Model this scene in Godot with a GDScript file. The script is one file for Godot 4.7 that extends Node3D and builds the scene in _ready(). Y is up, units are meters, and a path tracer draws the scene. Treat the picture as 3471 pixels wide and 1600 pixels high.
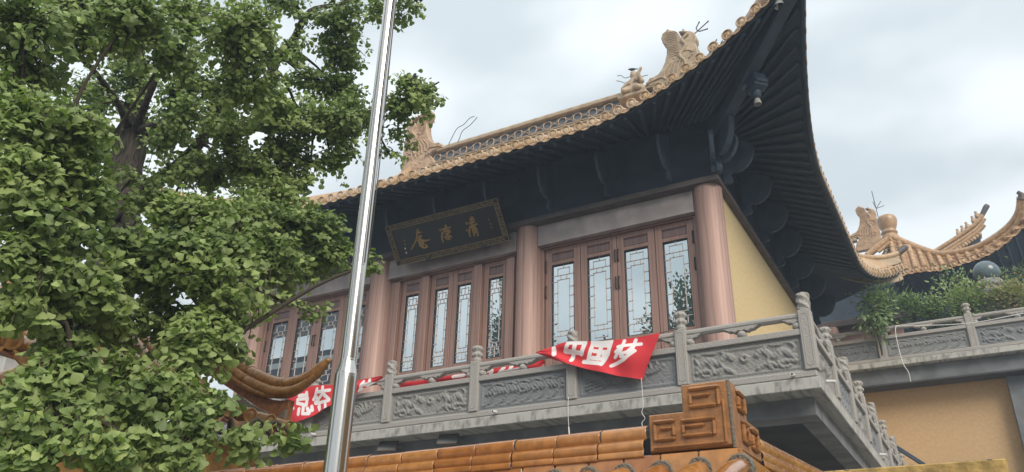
extends Node3D
# A temple hall with a carved stone balustrade, seen from below past a flagpole and a ginkgo tree.
# World: x along the hall's front, y up, z towards the viewer, metres.
const V := Vector3.ZERO
const HB := Vector3(-10.3, 0, -19.4)          # base of the hall
const COLZ := -15.0                           # axis of the front columns
const COLX := [-3.94, -8.17, -12.41, -16.64]
const EX := -1.91                             # nominal eave corner, right
const EXL := -18.69                           # nominal eave corner, left
const EZ := -12.94                            # nominal eave line, front
const EZB := -25.95                           # nominal eave line, back
const EH := 11.16
var rng := RandomNumberGenerator.new()
var M := {}
var T := {}
var counts := {}


class S:                                      # collects triangles of one mesh
	var st := SurfaceTool.new()
	func _init():
		st.begin(Mesh.PRIMITIVE_TRIANGLES)
		st.set_smooth_group(-1)
	func sm(g: int):
		st.set_smooth_group(g)
	func p(a: Vector3, u := Vector2.ZERO):
		st.set_uv(u)
		st.add_vertex(a)
	func tri(a: Vector3, b: Vector3, c: Vector3, o: Vector3):        # faces away from o
		if (b - a).cross(c - a).dot((a + b + c) / 3.0 - o) > 0.0:
			p(a); p(c); p(b)
		else:
			p(a); p(b); p(c)
	func quad(a: Vector3, b: Vector3, c: Vector3, d: Vector3, o: Vector3):
		tri(a, b, c, o)
		tri(a, c, d, o)
	func box(c: Vector3, s: Vector3, B := Basis(), bev := 0.0):
		var h := s * 0.5
		if bev <= 0.0:
			for ax in 3:
				var u := (ax + 1) % 3
				var w := (ax + 2) % 3
				for sg in [-1.0, 1.0]:
					var q: Array[Vector3] = []
					for k in [[-1, -1], [1, -1], [1, 1], [-1, 1]]:
						var v := Vector3.ZERO
						v[ax] = sg * h[ax]; v[u] = k[0] * h[u]; v[w] = k[1] * h[w]
						q.append(c + B * v)
					quad(q[0], q[1], q[2], q[3], c)
			return
		bev = minf(bev, minf(h.x, minf(h.y, h.z)) * 0.9)
		var P := {}
		for sx in [-1, 1]:
			for sy in [-1, 1]:
				for sz in [-1, 1]:
					for ax in 3:
						var v := Vector3(sx * (h.x - bev), sy * (h.y - bev), sz * (h.z - bev))
						v[ax] = [sx, sy, sz][ax] * h[ax]
						P[[sx, sy, sz, ax]] = c + B * v
					tri(P[[sx, sy, sz, 0]], P[[sx, sy, sz, 1]], P[[sx, sy, sz, 2]], c)
		for ax in 3:
			var u := (ax + 1) % 3
			var w := (ax + 2) % 3
			for sg in [-1, 1]:
				var q: Array[Vector3] = []
				for k in [[-1, -1], [1, -1], [1, 1], [-1, 1]]:
					var v := [0, 0, 0]
					v[ax] = sg; v[u] = k[0]; v[w] = k[1]
					q.append(P[[v[0], v[1], v[2], ax]])
				quad(q[0], q[1], q[2], q[3], c)
				for sg2 in [-1, 1]:                                   # edge along w between faces ax and u
					var e := [0, 0, 0]
					e[ax] = sg; e[u] = sg2; e[w] = -1
					var f := [0, 0, 0]
					f[ax] = sg; f[u] = sg2; f[w] = 1
					quad(P[[e[0], e[1], e[2], ax]], P[[e[0], e[1], e[2], u]], P[[f[0], f[1], f[2], u]], P[[f[0], f[1], f[2], ax]], c)
	func tube(pts: Array, rad, seg := 8, caps := true, flat := 1.0, up := Vector3.ZERO):
		var rings := []
		var side := Vector3.ZERO
		for i in pts.size():
			var d: Vector3 = (pts[mini(i + 1, pts.size() - 1)] - pts[maxi(i - 1, 0)]).normalized()
			if i == 0:
				side = d.cross(up if up != Vector3.ZERO else (Vector3.UP if absf(d.y) < 0.9 else Vector3.RIGHT)).normalized()
			side = (side - d * side.dot(d)).normalized()
			var up2 := side.cross(d)
			var r: float = rad[i] if rad is Array else rad
			var ring: Array[Vector3] = []
			for k in seg:
				var a := TAU * k / seg
				ring.append(pts[i] + side * cos(a) * r + up2 * sin(a) * r * flat)
			rings.append(ring)
		st.set_smooth_group(1)
		for i in pts.size() - 1:
			var o: Vector3 = (pts[i] + pts[i + 1]) * 0.5
			for k in seg:
				var k2 := (k + 1) % seg
				quad(rings[i][k], rings[i][k2], rings[i + 1][k2], rings[i + 1][k], o)
		st.set_smooth_group(-1)
		if caps:
			for e in [0, pts.size() - 1]:
				var o: Vector3 = pts[1] if e == 0 else pts[e - 1]
				for k in range(1, seg - 1):
					tri(rings[e][0], rings[e][k], rings[e][k + 1], o)
	func lathe(prof: Array, c: Vector3, seg := 16, B := Basis(), smooth := true):   # profile of (radius, height) from bottom to top
		st.set_smooth_group(1 if smooth else -1)
		for i in prof.size() - 1:
			for k in seg:
				var a := TAU * k / seg
				var b := TAU * (k + 1) / seg
				var q := [Vector3(prof[i].x * cos(a), prof[i].y, prof[i].x * sin(a)), Vector3(prof[i].x * cos(b), prof[i].y, prof[i].x * sin(b)), Vector3(prof[i + 1].x * cos(b), prof[i + 1].y, prof[i + 1].x * sin(b)), Vector3(prof[i + 1].x * cos(a), prof[i + 1].y, prof[i + 1].x * sin(a))]
				for j in 4: q[j] = c + B * q[j]
				if prof[i].x > 1e-5:
					p(q[0]); p(q[1]); p(q[2])
				if prof[i + 1].x > 1e-5:
					p(q[0]); p(q[2]); p(q[3])
		st.set_smooth_group(-1)
	func ball(c: Vector3, r: Vector3, seg := 10, B := Basis()):
		var pr := []
		var n := seg / 2
		for i in n + 1:
			pr.append(Vector2(sin(PI * i / n), -cos(PI * i / n)))
		lathe(pr, c, seg, B * Basis.from_scale(r))
	func prism(poly: PackedVector2Array, z0: float, z1: float, X := Transform3D(), bev := 0.0):   # extruded outline, z1 is the front
		var ix := Geometry2D.triangulate_polygon(poly)
		var mid := Vector2.ZERO
		for q in poly: mid += q / poly.size()
		var dirs := []
		var area := 0.0
		for i in poly.size():
			area += poly[i].cross(poly[(i + 1) % poly.size()])
		var sgn := 1.0 if area > 0 else -1.0
		for i in poly.size():
			var a: Vector2 = (poly[i] - poly[i - 1]).normalized()
			var b: Vector2 = (poly[(i + 1) % poly.size()] - poly[i]).normalized()
			var nn := (Vector2(-a.y, a.x) + Vector2(-b.y, b.x)) * sgn
			dirs.append(nn.normalized() * bev)
		for i in range(0, ix.size(), 3):
			var f: Array[Vector3] = []
			var g: Array[Vector3] = []
			for j in 3:
				var q: Vector2 = poly[ix[i + j]] + dirs[ix[i + j]]
				f.append(X * Vector3(q.x, q.y, z1)); g.append(X * Vector3(q.x, q.y, z0))
			var o := X * Vector3(mid.x, mid.y, (z0 + z1) / 2)
			var zc := X.basis.z * (z1 - z0)
			tri(f[0], f[1], f[2], f[0] - zc)
			tri(g[0], g[1], g[2], g[0] + zc)
		for i in poly.size():
			var j := (i + 1) % poly.size()
			var e: Vector2 = (poly[j] - poly[i])
			var inn := Vector2(-e.y, e.x) * sgn
			var m2 := (poly[i] + poly[j]) / 2 + inn.normalized() * 0.5
			var zi := bev * signf(z1 - z0)
			var o := X * Vector3(m2.x, m2.y, (z0 + z1) / 2)
			var A := func(k, z, b): return X * Vector3(poly[k].x + (dirs[k].x if b else 0.0), poly[k].y + (dirs[k].y if b else 0.0), z)
			quad(A.call(i, z0 + zi, false), A.call(j, z0 + zi, false), A.call(j, z1 - zi, false), A.call(i, z1 - zi, false), o)
			if bev > 0:
				quad(A.call(i, z1 - zi, false), A.call(j, z1 - zi, false), A.call(j, z1, true), A.call(i, z1, true), o)
				quad(A.call(i, z0 + zi, false), A.call(j, z0 + zi, false), A.call(j, z0, true), A.call(i, z0, true), o)
	func ring(c: Vector3, R: float, r: float, B := Basis(), a0 := 0.0, a1 := TAU, n := 18, seg := 5):
		var pts := []
		for i in n + 1:
			var a := lerpf(a0, a1, float(i) / n)
			pts.append(c + B * Vector3(cos(a) * R, sin(a) * R, 0))
		tube(pts, r, seg, absf(a1 - a0) < TAU - 0.01)
	func grid(rows: Array, uvs := [], smooth := true, flip := false):         # rows of points, clockwise when rows go down and columns go right
		st.set_smooth_group(1 if smooth else -1)
		for i in rows.size() - 1:
			for j in rows[i].size() - 1:
				var id := [[i, j], [i, j + 1], [i + 1, j + 1], [i, j], [i + 1, j + 1], [i + 1, j]]
				if flip: id.reverse()
				for k in id:
					p(rows[k[0]][k[1]], uvs[k[0]][k[1]] if uvs else Vector2(k[1] * 0.1, k[0] * 0.1))
		st.set_smooth_group(-1)
	func mesh() -> ArrayMesh:
		st.generate_normals()
		st.index()
		return st.commit()


# ------------------------------------------------------------------ naming and placing
func numbered(called: String, parent: Node) -> String:
	if not parent.has_node(called): return called
	var key := [parent.get_instance_id(), called]
	counts[key] = counts.get(key, 0) + 1
	return "%s_%03d" % [called, counts[key]]

func thing(called: String, label: String, category: String, at: Vector3, group := "") -> Node3D:
	var o := Node3D.new()
	o.name = numbered(called, self)
	add_child(o)
	o.position = at
	tag(o, label, category, group)
	return o

func tag(o: Node, label: String, category := "", group := "", kind := ""):
	if label: o.set_meta("label", label)
	if category: o.set_meta("category", category)
	if group: o.set_meta("group", group)
	if kind: o.set_meta("kind", kind)

func put(parent: Node3D, called: String, shape, m: Material, X := Transform3D(), label := "") -> MeshInstance3D:   # X is in the world
	var o := MeshInstance3D.new()
	o.mesh = shape.mesh() if shape is S else shape
	o.material_override = m
	o.name = numbered(called, parent)
	parent.add_child(o)
	o.global_transform = X
	if label: o.set_meta("label", label)
	return o

func at(p: Vector3, B := Basis()) -> Transform3D:
	return Transform3D(B, p)

func boxed(parent, called, c: Vector3, s: Vector3, m, bev := 0.0) -> MeshInstance3D:
	var a := S.new()
	a.box(V, s, Basis(), bev)
	return put(parent, called, a, m, at(c))

func pts3(list: Array, z: float) -> Array:
	var r := []
	for q in list: r.append(Vector3(q[0], q[1], z))
	return r

func curve(pts: Array, n: int) -> Array:                             # Catmull-Rom through the points
	var r := []
	for i in pts.size() - 1:
		var a = pts[maxi(i - 1, 0)]
		var d = pts[mini(i + 2, pts.size() - 1)]
		for k in n:
			r.append(pts[i].cubic_interpolate(pts[i + 1], a, d, float(k) / n))
	r.append(pts[-1])
	return r

func along(pts: Array, x: float, ax := 0) -> Vector3:                # point of a polyline where its coordinate ax is x
	for i in pts.size() - 1:
		var a: float = pts[i][ax]
		var b: float = pts[i + 1][ax]
		if (x >= a and x <= b) or (x <= a and x >= b):
			return pts[i].lerp(pts[i + 1], (x - a) / (b - a) if absf(b - a) > 1e-6 else 0.0)
	return pts[0] if absf(x - pts[0][ax]) < absf(x - pts[-1][ax]) else pts[-1]

func nets(caps: Array, cell: float, k := 0.03) -> ArrayMesh:         # one continuous skin round tapered capsules [a, b, ra, rb]
	var lo := Vector3.ONE * 1e9
	var hi := -lo
	for c in caps:
		var r: float = maxf(c[2], c[3]) + k + cell * 2
		lo = lo.min(c[0] - Vector3.ONE * r).min(c[1] - Vector3.ONE * r)
		hi = hi.max(c[0] + Vector3.ONE * r).max(c[1] + Vector3.ONE * r)
	var n := Vector3i((hi - lo) / cell) + Vector3i.ONE * 2
	var f := PackedFloat32Array()
	f.resize(n.x * n.y * n.z)
	var id := 0
	for z in n.z:
		for y in n.y:
			for x in n.x:
				var q := lo + Vector3(x, y, z) * cell
				var d := 1e9
				for c in caps:
					var ab: Vector3 = c[1] - c[0]
					var h := clampf((q - c[0]).dot(ab) / maxf(ab.length_squared(), 1e-9), 0, 1)
					var e: float = q.distance_to(c[0] + ab * h) - lerpf(c[2], c[3], h)
					var s := clampf(0.5 + 0.5 * (e - d) / k, 0, 1)
					d = lerpf(e, d, s) - k * s * (1 - s)
				f[id] = d
				id += 1
	var st := SurfaceTool.new()
	st.begin(Mesh.PRIMITIVE_TRIANGLES)
	st.set_smooth_group(0)
	var vert := {}
	var step := [1, n.x, n.x * n.y]
	for z in n.z - 1:
		for y in n.y - 1:
			for x in n.x - 1:
				var b := x + y * n.x + z * n.x * n.y
				var sum := Vector3.ZERO
				var cnt := 0
				for ax in 3:
					for i in 2:
						for j in 2:
							var o := [0, 0, 0]
							o[(ax + 1) % 3] = i; o[(ax + 2) % 3] = j
							var g: int = b + o[0] + o[1] * n.x + o[2] * n.x * n.y
							var fa := f[g]
							var fb := f[g + step[ax]]
							if (fa < 0) != (fb < 0):
								var pv := Vector3(x + o[0], y + o[1], z + o[2])
								pv[ax] += fa / (fa - fb)
								sum += pv
								cnt += 1
				if cnt: vert[b] = lo + sum / cnt * cell
	for z in range(1, n.z - 1):
		for y in range(1, n.y - 1):
			for x in range(1, n.x - 1):
				var b := x + y * n.x + z * n.x * n.y
				for ax in 3:
					var fa := f[b]
					var fb := f[b + step[ax]]
					if (fa < 0) == (fb < 0): continue
					var u: int = step[(ax + 1) % 3]
					var w: int = step[(ax + 2) % 3]
					var q := [vert[b - u - w], vert[b - w], vert[b], vert[b - u]]
					if fa < 0: q.reverse()
					for i in [0, 1, 2, 0, 2, 3]: st.add_vertex(q[i])
	st.generate_normals()
	return st.commit()


# ------------------------------------------------------------------ materials
func noise_tex(fr: float, lo: float, hi: float, oct := 4, seed_ := 1, kind := FastNoiseLite.TYPE_SIMPLEX_SMOOTH) -> NoiseTexture2D:
	var n := FastNoiseLite.new()
	n.seed = seed_; n.frequency = fr; n.fractal_octaves = oct; n.noise_type = kind
	var t := NoiseTexture2D.new()
	t.width = 512; t.height = 512; t.seamless = true; t.noise = n
	var g := Gradient.new()
	g.set_color(0, Color(lo, lo, lo)); g.set_color(1, Color(hi, hi, hi))
	g.set_offset(0, 0.2); g.set_offset(1, 0.8)
	t.color_ramp = g
	return t

func streak_tex(seed_: int, lo: float, fx: float, fy: float) -> ImageTexture:    # runs of dirt: fine across, long downwards
	var n := FastNoiseLite.new()
	n.seed = seed_; n.frequency = 1.0; n.fractal_octaves = 4
	var im := Image.create(256, 256, false, Image.FORMAT_RGB8)
	for y in 256:
		for x in 256:
			var a := TAU * x / 256.0
			var b := TAU * y / 256.0
			var k := n.get_noise_3d(cos(a) * fx, sin(a) * fx, cos(b) * fy + sin(b) * fy * 0.7)
			var c := clampf(lerpf(1.0, lo, clampf(k * 1.7 + 0.15, 0, 1)), 0, 1)
			im.set_pixel(x, y, Color(c, c, c * 0.99))
	return ImageTexture.create_from_image(im)

func mat(called: String, hex: String, rough: float, tex = null, sc := 1.0, metal := 0.0, bump = null, bs := 0.0, bsc := 1.0, uvs := Vector3.ZERO) -> StandardMaterial3D:
	var m := StandardMaterial3D.new()
	m.resource_name = called
	m.albedo_color = Color(hex)
	m.roughness = rough
	m.metallic = metal
	m.cull_mode = BaseMaterial3D.CULL_DISABLED
	if tex or bump:
		m.uv1_triplanar = true; m.uv1_world_triplanar = true
		m.uv1_scale = uvs if uvs != Vector3.ZERO else Vector3.ONE * sc
		if tex: m.albedo_texture = tex
		if bump:
			m.heightmap_enabled = true; m.heightmap_texture = bump; m.heightmap_scale = bs
	M[called] = m
	return m

func materials():
	T.mottle = noise_tex(0.012, 0.74, 1.0, 5, 3)
	T.soft = noise_tex(0.006, 0.84, 1.0, 4, 9)
	T.grain = noise_tex(0.16, 0.72, 1.0, 3, 5)
	T.rough = noise_tex(0.03, 0.0, 1.0, 5, 7)
	T.streak = streak_tex(4, 0.74, 5.0, 0.7)
	T.brush = streak_tex(8, 0.8, 9.0, 0.12)
	T.wall = noise_tex(0.03, 0.955, 1.0, 6, 19)
	T.bark = streak_tex(12, 0.3, 7.0, 1.6)
	mat("copper", "ad8d83", 0.55, T.brush, 0.5, 0.12)
	mat("door", "9c7c72", 0.5, T.brush, 0.5, 0.1)
	mat("copper_dark", "94746d", 0.5, T.brush, 0.5, 0.1)
	mat("copper_panel", "7f6967", 0.5, T.brush, 0.5, 0.25)
	mat("seam_and_shade", "2a2224", 0.6)
	mat("lintel", "b9adaa", 0.5, T.soft, 0.4, 0.15)
	mat("beam", "5d5350", 0.6, T.soft, 0.5, 0.1)
	mat("soffit", "364453", 0.7, T.soft, 0.4)
	mat("rafter", "384756", 0.65, T.soft, 0.6)
	mat("bracket", "3b4958", 0.6, T.soft, 0.6)
	mat("yellow_wall", "d2bb8d", 0.85, T.wall, 0.5, 0.0, T.rough, 0.15)
	mat("brown_wall", "c6a67e", 0.85, T.wall, 0.5, 0.0, T.rough, 0.15)
	mat("ochre_wall", "cf9f5e", 0.85, T.mottle, 0.6)
	mat("old_yellow", "c8a765", 0.8, T.mottle, 0.7, 0.0, T.rough, 0.5)
	mat("roof_tile", "cbab86", 0.45, T.mottle, 0.9)
	mat("roof_tile_b", "c09f78", 0.5, T.mottle, 0.9)
	mat("roof_tile_c", "d0b494", 0.45, T.mottle, 0.9)
	mat("ridge_clay", "b09c82", 0.6, T.soft, 0.8, 0.0, T.rough, 0.6)
	mat("ridge_clay_pink", "b89b80", 0.6, T.soft, 0.8, 0.0, T.rough, 0.6)
	mat("open_back", "59616b", 0.8)
	for k in 4:
		var m := mat("glaze%d" % k, ["be7f42", "b27238", "c78a4c", "b8783d"][k], 0.2, T.soft, 2.2)
		m.clearcoat_enabled = true; m.clearcoat = 0.7; m.clearcoat_roughness = 0.08
	mat("ornament", "ad7849", 0.3, T.soft, 2.5, 0.0, T.rough, 0.15)
	mat("brown_glaze", "a87a43", 0.22, T.mottle, 1.6)
	mat("brown_clay", "9c6438", 0.6, T.mottle, 2.0)
	mat("mortar", "8d8578", 0.9, T.grain, 2.0, 0.0, T.rough, 1.0)
	mat("stone", "b7b3ae", 0.85, T.grain, 1.6, 0.0, T.rough, 0.4)
	mat("stone_dark", "989a9a", 0.85, T.grain, 1.4, 0.0, T.rough, 0.5)
	mat("stone_blue", "8f9295", 0.85, T.grain, 1.4, 0.0, T.rough, 0.5)
	mat("stone_green", "a09f9c", 0.85, T.grain, 1.4, 0.0, T.rough, 0.5)
	mat("concrete", "aeadaa", 0.9, T.streak, 1.0, 0.0, null, 0, 1, Vector3(0.23, 0.6, 0.23))
	mat("grey_paint", "85888b", 0.7, T.soft, 0.4)
	mat("dark_paint", "4a4b4d", 0.8, T.soft, 0.4)
	mat("grey_beam", "75797d", 0.7, T.soft, 0.4)
	mat("steel", "d0ccc6", 0.2, null, 1, 1.0)
	mat("rope", "4a4844", 0.9)
	mat("grey_render", "b5b5b0", 0.85, T.soft, 0.3)
	mat("wire", "2d2d2e", 0.6)
	mat("white_plastic", "d8d8d6", 0.4)
	mat("black_metal", "2b2a2b", 0.45)
	mat("lamp_frame", "6e625a", 0.5)
	mat("annex_tile", "c6a077", 0.42, T.mottle, 0.9)
	mat("annex_tile_b", "b9936b", 0.45, T.mottle, 0.9)
	mat("annex_tile_c", "cfab84", 0.4, T.mottle, 0.9)
	mat("annex_vase", "b3916f", 0.35, T.soft, 1.0)
	mat("lamp_glass", "75797b", 0.15)
	mat("plaque_board", "0e1114", 0.35, T.soft, 0.5)
	mat("old_gold", "a08c66", 0.45, T.mottle, 3.0, 0.35)
	mat("gold", "b8975c", 0.4, T.mottle, 3.0, 0.45)
	mat("bark", "4d4640", 0.95, T.bark, 1.0, 0.0, T.bark, 3.0, 1, Vector3(0.9, 0.5, 0.9))
	mat("twig", "40392f", 0.9)
	mat("blue_stone", "5f7077", 0.2, T.soft, 0.8)
	mat("paving", "b3b0a8", 0.9, T.mottle, 0.3)
	mat("bird", "26282b", 0.7)
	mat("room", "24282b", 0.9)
	var g := mat("pane", "cdd6d8", 0.0, null, 1, 0.95)
	g.metallic_specular = 0.6
	mat("lattice", "c9bdb8", 0.5, null, 1, 0.1)
	for k in 5:
		leaf_mat("leaf%d" % k, [Color(0.075, 0.17, 0.035), Color(0.055, 0.13, 0.035), Color(0.11, 0.22, 0.045), Color(0.16, 0.27, 0.05), Color(0.2, 0.13, 0.06)][k])
	var l := leaf_mat("leaf_tinted", Color(1, 1, 1))
	l.vertex_color_use_as_albedo = true

func leaf_mat(called: String, c: Color) -> StandardMaterial3D:
	var m := mat(called, "ffffff", 0.5)
	m.albedo_color = c.linear_to_srgb()
	m.backlight_enabled = true
	m.backlight = Color(0.55, 0.7, 0.3).linear_to_srgb()
	return m


# ------------------------------------------------------------------ the place
func _ready():
	rng.seed = 7
	# camera, sky, sun, exposure
	var cam := Camera3D.new()
	cam.name = "camera"
	cam.position = Vector3(0, 1.6, 0)
	cam.rotation_degrees = Vector3(26.765, 29.982, 1.507)
	cam.fov = 32.02
	cam.near = 0.05
	cam.far = 1500.0
	add_child(cam)
	var env := Environment.new()
	env.background_mode = Environment.BG_SKY
	env.tonemap_mode = Environment.TONE_MAPPER_LINEAR
	env.tonemap_exposure = 2.25
	env.sdfgi_enabled = true; env.ssao_enabled = true; env.ssil_enabled = true
	var sky := Sky.new()
	var pano := PanoramaSkyMaterial.new()
	pano.panorama = sky_picture()
	sky.sky_material = pano
	env.sky = sky
	env.background_energy_multiplier = 0.54
	env.fog_enabled = true
	env.fog_density = 0.003
	env.fog_light_color = Color(0.80, 0.87, 0.95)
	var we := WorldEnvironment.new()
	we.name = "world"
	we.environment = env
	add_child(we)
	var sun := DirectionalLight3D.new()
	sun.name = "sun"
	sun.rotation_degrees = Vector3(-34, 50, 0)
	sun.light_energy = 0.5
	sun.light_color = Color(1.0, 0.96, 0.9)
	sun.light_angular_distance = 32.0
	sun.shadow_enabled = true
	add_child(sun)
	materials()
	setting()
	hall()
	hall_roof()
	balustrade_front()
	annex()
	boundary_wall()
	gate_roof()
	ginkgo()
	plaque()
	flagpole()
	banners()
	small_things()
	behind_viewer()

func sky_picture() -> ImageTexture:                 # a bright overcast, thin in places
	var n := FastNoiseLite.new()
	n.seed = 21; n.frequency = 1.0; n.fractal_octaves = 5; n.fractal_gain = 0.5
	var n2 := FastNoiseLite.new()
	n2.seed = 5; n2.frequency = 1.0; n2.fractal_octaves = 3
	var W := 1024
	var H := 512
	var im := Image.create(W, H, false, Image.FORMAT_RGBF)
	for y in H:
		var e := PI * (0.5 - (y + 0.5) / H)
		for x in W:
			var a := TAU * (x + 0.5) / W
			var d := Vector3(sin(a) * cos(e), sin(e), cos(a) * cos(e))
			var up := maxf(d.y, 0.0)
			var k := 1.6 / (up + 0.3)
			var q := Vector2(d.x, d.z) * k
			var f := clampf(0.56 + 1.25 * n.get_noise_2d(q.x, q.y * 1.5) + 0.5 * n2.get_noise_2d(q.x * 0.5 + 7, q.y * 0.5), 0, 1)
			f = f * f * (3 - 2 * f)
			var c := Color(0.55, 0.615, 0.66).lerp(Color(0.79, 0.845, 0.88), f)
			c = c * (0.92 + 0.3 * up)
			if d.y < 0: c = Color(0.3, 0.3, 0.29)
			im.set_pixel(x, y, c)
	return ImageTexture.create_from_image(im)

func setting():
	var a := S.new()
	a.box(V, Vector3(600, 0.2, 600))
	var g := put(self, "ground", a, M.paving, at(Vector3(0, -0.1, 0)))  # unseen ground; pale tone picked to bounce light up under the eaves
	tag(g, "courtyard paving out of view, pale to bounce light up under the eaves", "", "", "structure")

# eave geometry: side 0 front, 1 right, 2 back, 3 left; s runs along from the corner that it starts at
func side_of(n: int) -> Array:                      # [corner, along, outward, length]
	return [[Vector3(EX, EH, EZ), Vector3(-1, 0, 0), Vector3(0, 0, 1), EX - EXL], [Vector3(EX, EH, EZ), Vector3(0, 0, -1), Vector3(1, 0, 0), EZ - EZB], [Vector3(EX, EH, EZB), Vector3(-1, 0, 0), Vector3(0, 0, -1), EX - EXL], [Vector3(EXL, EH, EZ), Vector3(0, 0, -1), Vector3(-1, 0, 0), EZ - EZB]][n]

func eave(n: int, s: float) -> Vector3:
	var q := side_of(n)
	var d := minf(s, q[3] - s)
	var t := maxf(1.0 - d / 4.12, 0.0)
	return q[0] + q[1] * s + q[2] * 0.62 * pow(t, 1.76) + Vector3.UP * 1.1 * pow(t, 1.85)

func inner(n: int, s: float) -> Vector3:            # where the rafter that ends at s starts, above the wall beam
	var q := side_of(n)
	var d := minf(s, q[3] - s)
	var m := d
	if d < 3.4: m = lerpf(1.69, 3.4, clampf((d + 0.87) / 4.27, 0, 1))
	var s2: float = m if s < q[3] / 2 else q[3] - m
	return q[0] + q[1] * s2 - q[2] * 1.69 + Vector3(0, 0.72, 0)

func hall():
	var h := thing("temple_hall", "large temple hall with tan tiled upturned eaves, copper-coloured columns and lattice doors above the balcony", "building", HB)
	# balcony slab, the beam under it and the dark storey below
	var a := S.new()
	a.box(Vector3(-10.3, 5.405, -14.2), Vector3(16.68, 0.19, 2.4), Basis(), 0.012)
	a.box(Vector3(-2.87, 5.405, -20.7), Vector3(1.82, 0.19, 10.6), Basis(), 0.012)
	a.box(Vector3(-17.73, 5.405, -20.7), Vector3(1.82, 0.19, 10.6), Basis(), 0.012)
	var slab := put(h, "balcony_slab", a, M.concrete)
	tag(slab, "weathered grey concrete slab edge with dark drip stains")
	a = S.new()
	a.box(Vector3(-10.3, 5.565, -14.2), Vector3(16.62, 0.12, 2.36), Basis(), 0.02)
	a.box(Vector3(-2.9, 5.565, -20.7), Vector3(1.82, 0.12, 10.6), Basis(), 0.02)
	put(h, "base_course", a, M.stone)
	a = S.new()
	a.box(Vector3(-10.3, 5.17, -13.7), Vector3(16.28, 0.278, 0.48))
	put(h, "slab_beam", a, M.grey_paint)
	a = S.new()
	a.box(Vector3(-2.32, 5.17, -19.97), Vector3(0.32, 0.278, 12.0))
	put(h, "slab_beam", a, M.grey_paint)
	boxed(h, "lower_ceiling", Vector3(-10.3, 5.24, -19.6), Vector3(15.6, 0.1, 11.3), M.dark_paint)
	boxed(h, "lower_wall", Vector3(-10.3, 2.59, -20.3), Vector3(13.4, 5.18, 9.0), M.dark_paint)
	for x in [-3.9, -8.17, -12.4, -16.6]:
		a = S.new()
		a.lathe([Vector2(0.26, 0), Vector2(0.26, 5.185)], Vector3(x, 0, -14.7), 20)
		put(h, "lower_column", a, M.dark_paint)
	for sp in [[Vector3(-12.14, 5.555, -13.0), Vector3(0, 0, 1)], [Vector3(-7.74, 5.555, -13.0), Vector3(0, 0, 1)], [Vector3(-2.34, 5.555, -13.0), Vector3(0, 0, 1)], [Vector3(-1.97, 5.6, -13.69), Vector3(1, 0, 0)], [Vector3(-1.97, 5.6, -19.65), Vector3(1, 0, 0)]]:
		a = S.new()
		var e: Vector3 = sp[0] + sp[1] * 0.14 + Vector3(0, -0.02, 0)
		a.tube([sp[0], e], 0.028, 10, false)
		a.ring(e, 0.026, 0.005, Basis.looking_at(sp[1]), 0, TAU, 12, 4)
		put(h, "drain_spout", a, M.white_plastic)
	# columns
	var cs := S.new()
	cs.lathe([Vector2(0.33, 0), Vector2(0.33, 0.1), Vector2(0.3, 0.13), Vector2(0.298, 4.7), Vector2(0.3, 4.72), Vector2(0.3, 4.75)], V, 40)
	var cm := cs.mesh()
	for x in COLX: put(h, "column", cm, M.copper, at(Vector3(x, 5.62, COLZ)))
	# walls
	boxed(h, "side_wall", Vector3(-3.86, 8.0, -20.15), Vector3(0.24, 4.76, 10.0), M.yellow_wall)
	boxed(h, "side_wall", Vector3(-16.72, 8.0, -20.15), Vector3(0.24, 4.76, 10.0), M.yellow_wall)
	boxed(h, "back_wall", Vector3(-10.3, 8.0, -25.3), Vector3(12.6, 4.76, 0.24), M.yellow_wall)
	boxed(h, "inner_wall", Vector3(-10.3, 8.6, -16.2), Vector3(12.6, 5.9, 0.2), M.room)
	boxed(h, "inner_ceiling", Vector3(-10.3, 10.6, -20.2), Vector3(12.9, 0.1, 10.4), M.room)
	# beam under the eaves: a dark plate on the columns
	a = S.new()
	a.box(Vector3(-10.3, 10.41, -14.83), Vector3(13.4, 0.125, 0.4), Basis(), 0.008)
	put(h, "plate_beam", a, M.beam)
	a = S.new()
	a.box(Vector3(-3.8, 10.41, -20.23), Vector3(0.4, 0.125, 10.395), Basis(), 0.008)
	put(h, "plate_beam", a, M.beam)
	a = S.new()
	a.box(Vector3(-10.3, 11.3, -15.05), Vector3(12.9, 1.66, 0.12))
	a.box(Vector3(-3.98, 11.3, -20.3), Vector3(0.12, 1.66, 10.3))
	put(h, "bracket_board", a, M.soffit)
	# bays: lintel panel, door frame, four leaves each
	for bay in 3:
		var x1: float = COLX[bay] - 0.285
		var x0: float = COLX[bay + 1] + 0.285
		a = S.new()
		a.box(Vector3((x0 + x1) / 2, 10.09, -14.93), Vector3(x1 - x0, 0.512, 0.14), Basis(), 0.006)
		a.box(Vector3((x0 + x1) / 2, 9.845, -14.858), Vector3(x1 - x0 + 0.05, 0.022, 0.02), Basis(), 0.004)
		put(h, "lintel_panel", a, M.lintel, Transform3D(), ["pale lintel above the right doors", "lintel behind the name plaque", "lintel nearest the tree"][bay])
		a = S.new()
		for x in [x0 + 0.04, x1 - 0.04]: a.box(Vector3(x, 7.72, -15.06), Vector3(0.075, 4.2, 0.12), Basis(), 0.006)
		a.box(Vector3((x0 + x1) / 2, 9.815, -15.06), Vector3(x1 - x0 - 0.16, 0.03, 0.11), Basis(), 0.004)
		if bay == 1:                                  # the middle bay has stout posts between recessed leaves
			for x in [x0 + 0.20, x0 + 1.08, x1 - 1.08, x1 - 0.20]:
				a.box(Vector3(x, 7.69, -15.02), Vector3(0.21, 4.13, 0.13), Basis(), 0.008)
		put(h, "door_frame", a, M.door)
		var g := S.new()
		g.box(Vector3((x0 + x1) / 2, 7.7, -15.16), Vector3(x1 - x0, 4.2, 0.02))
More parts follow.
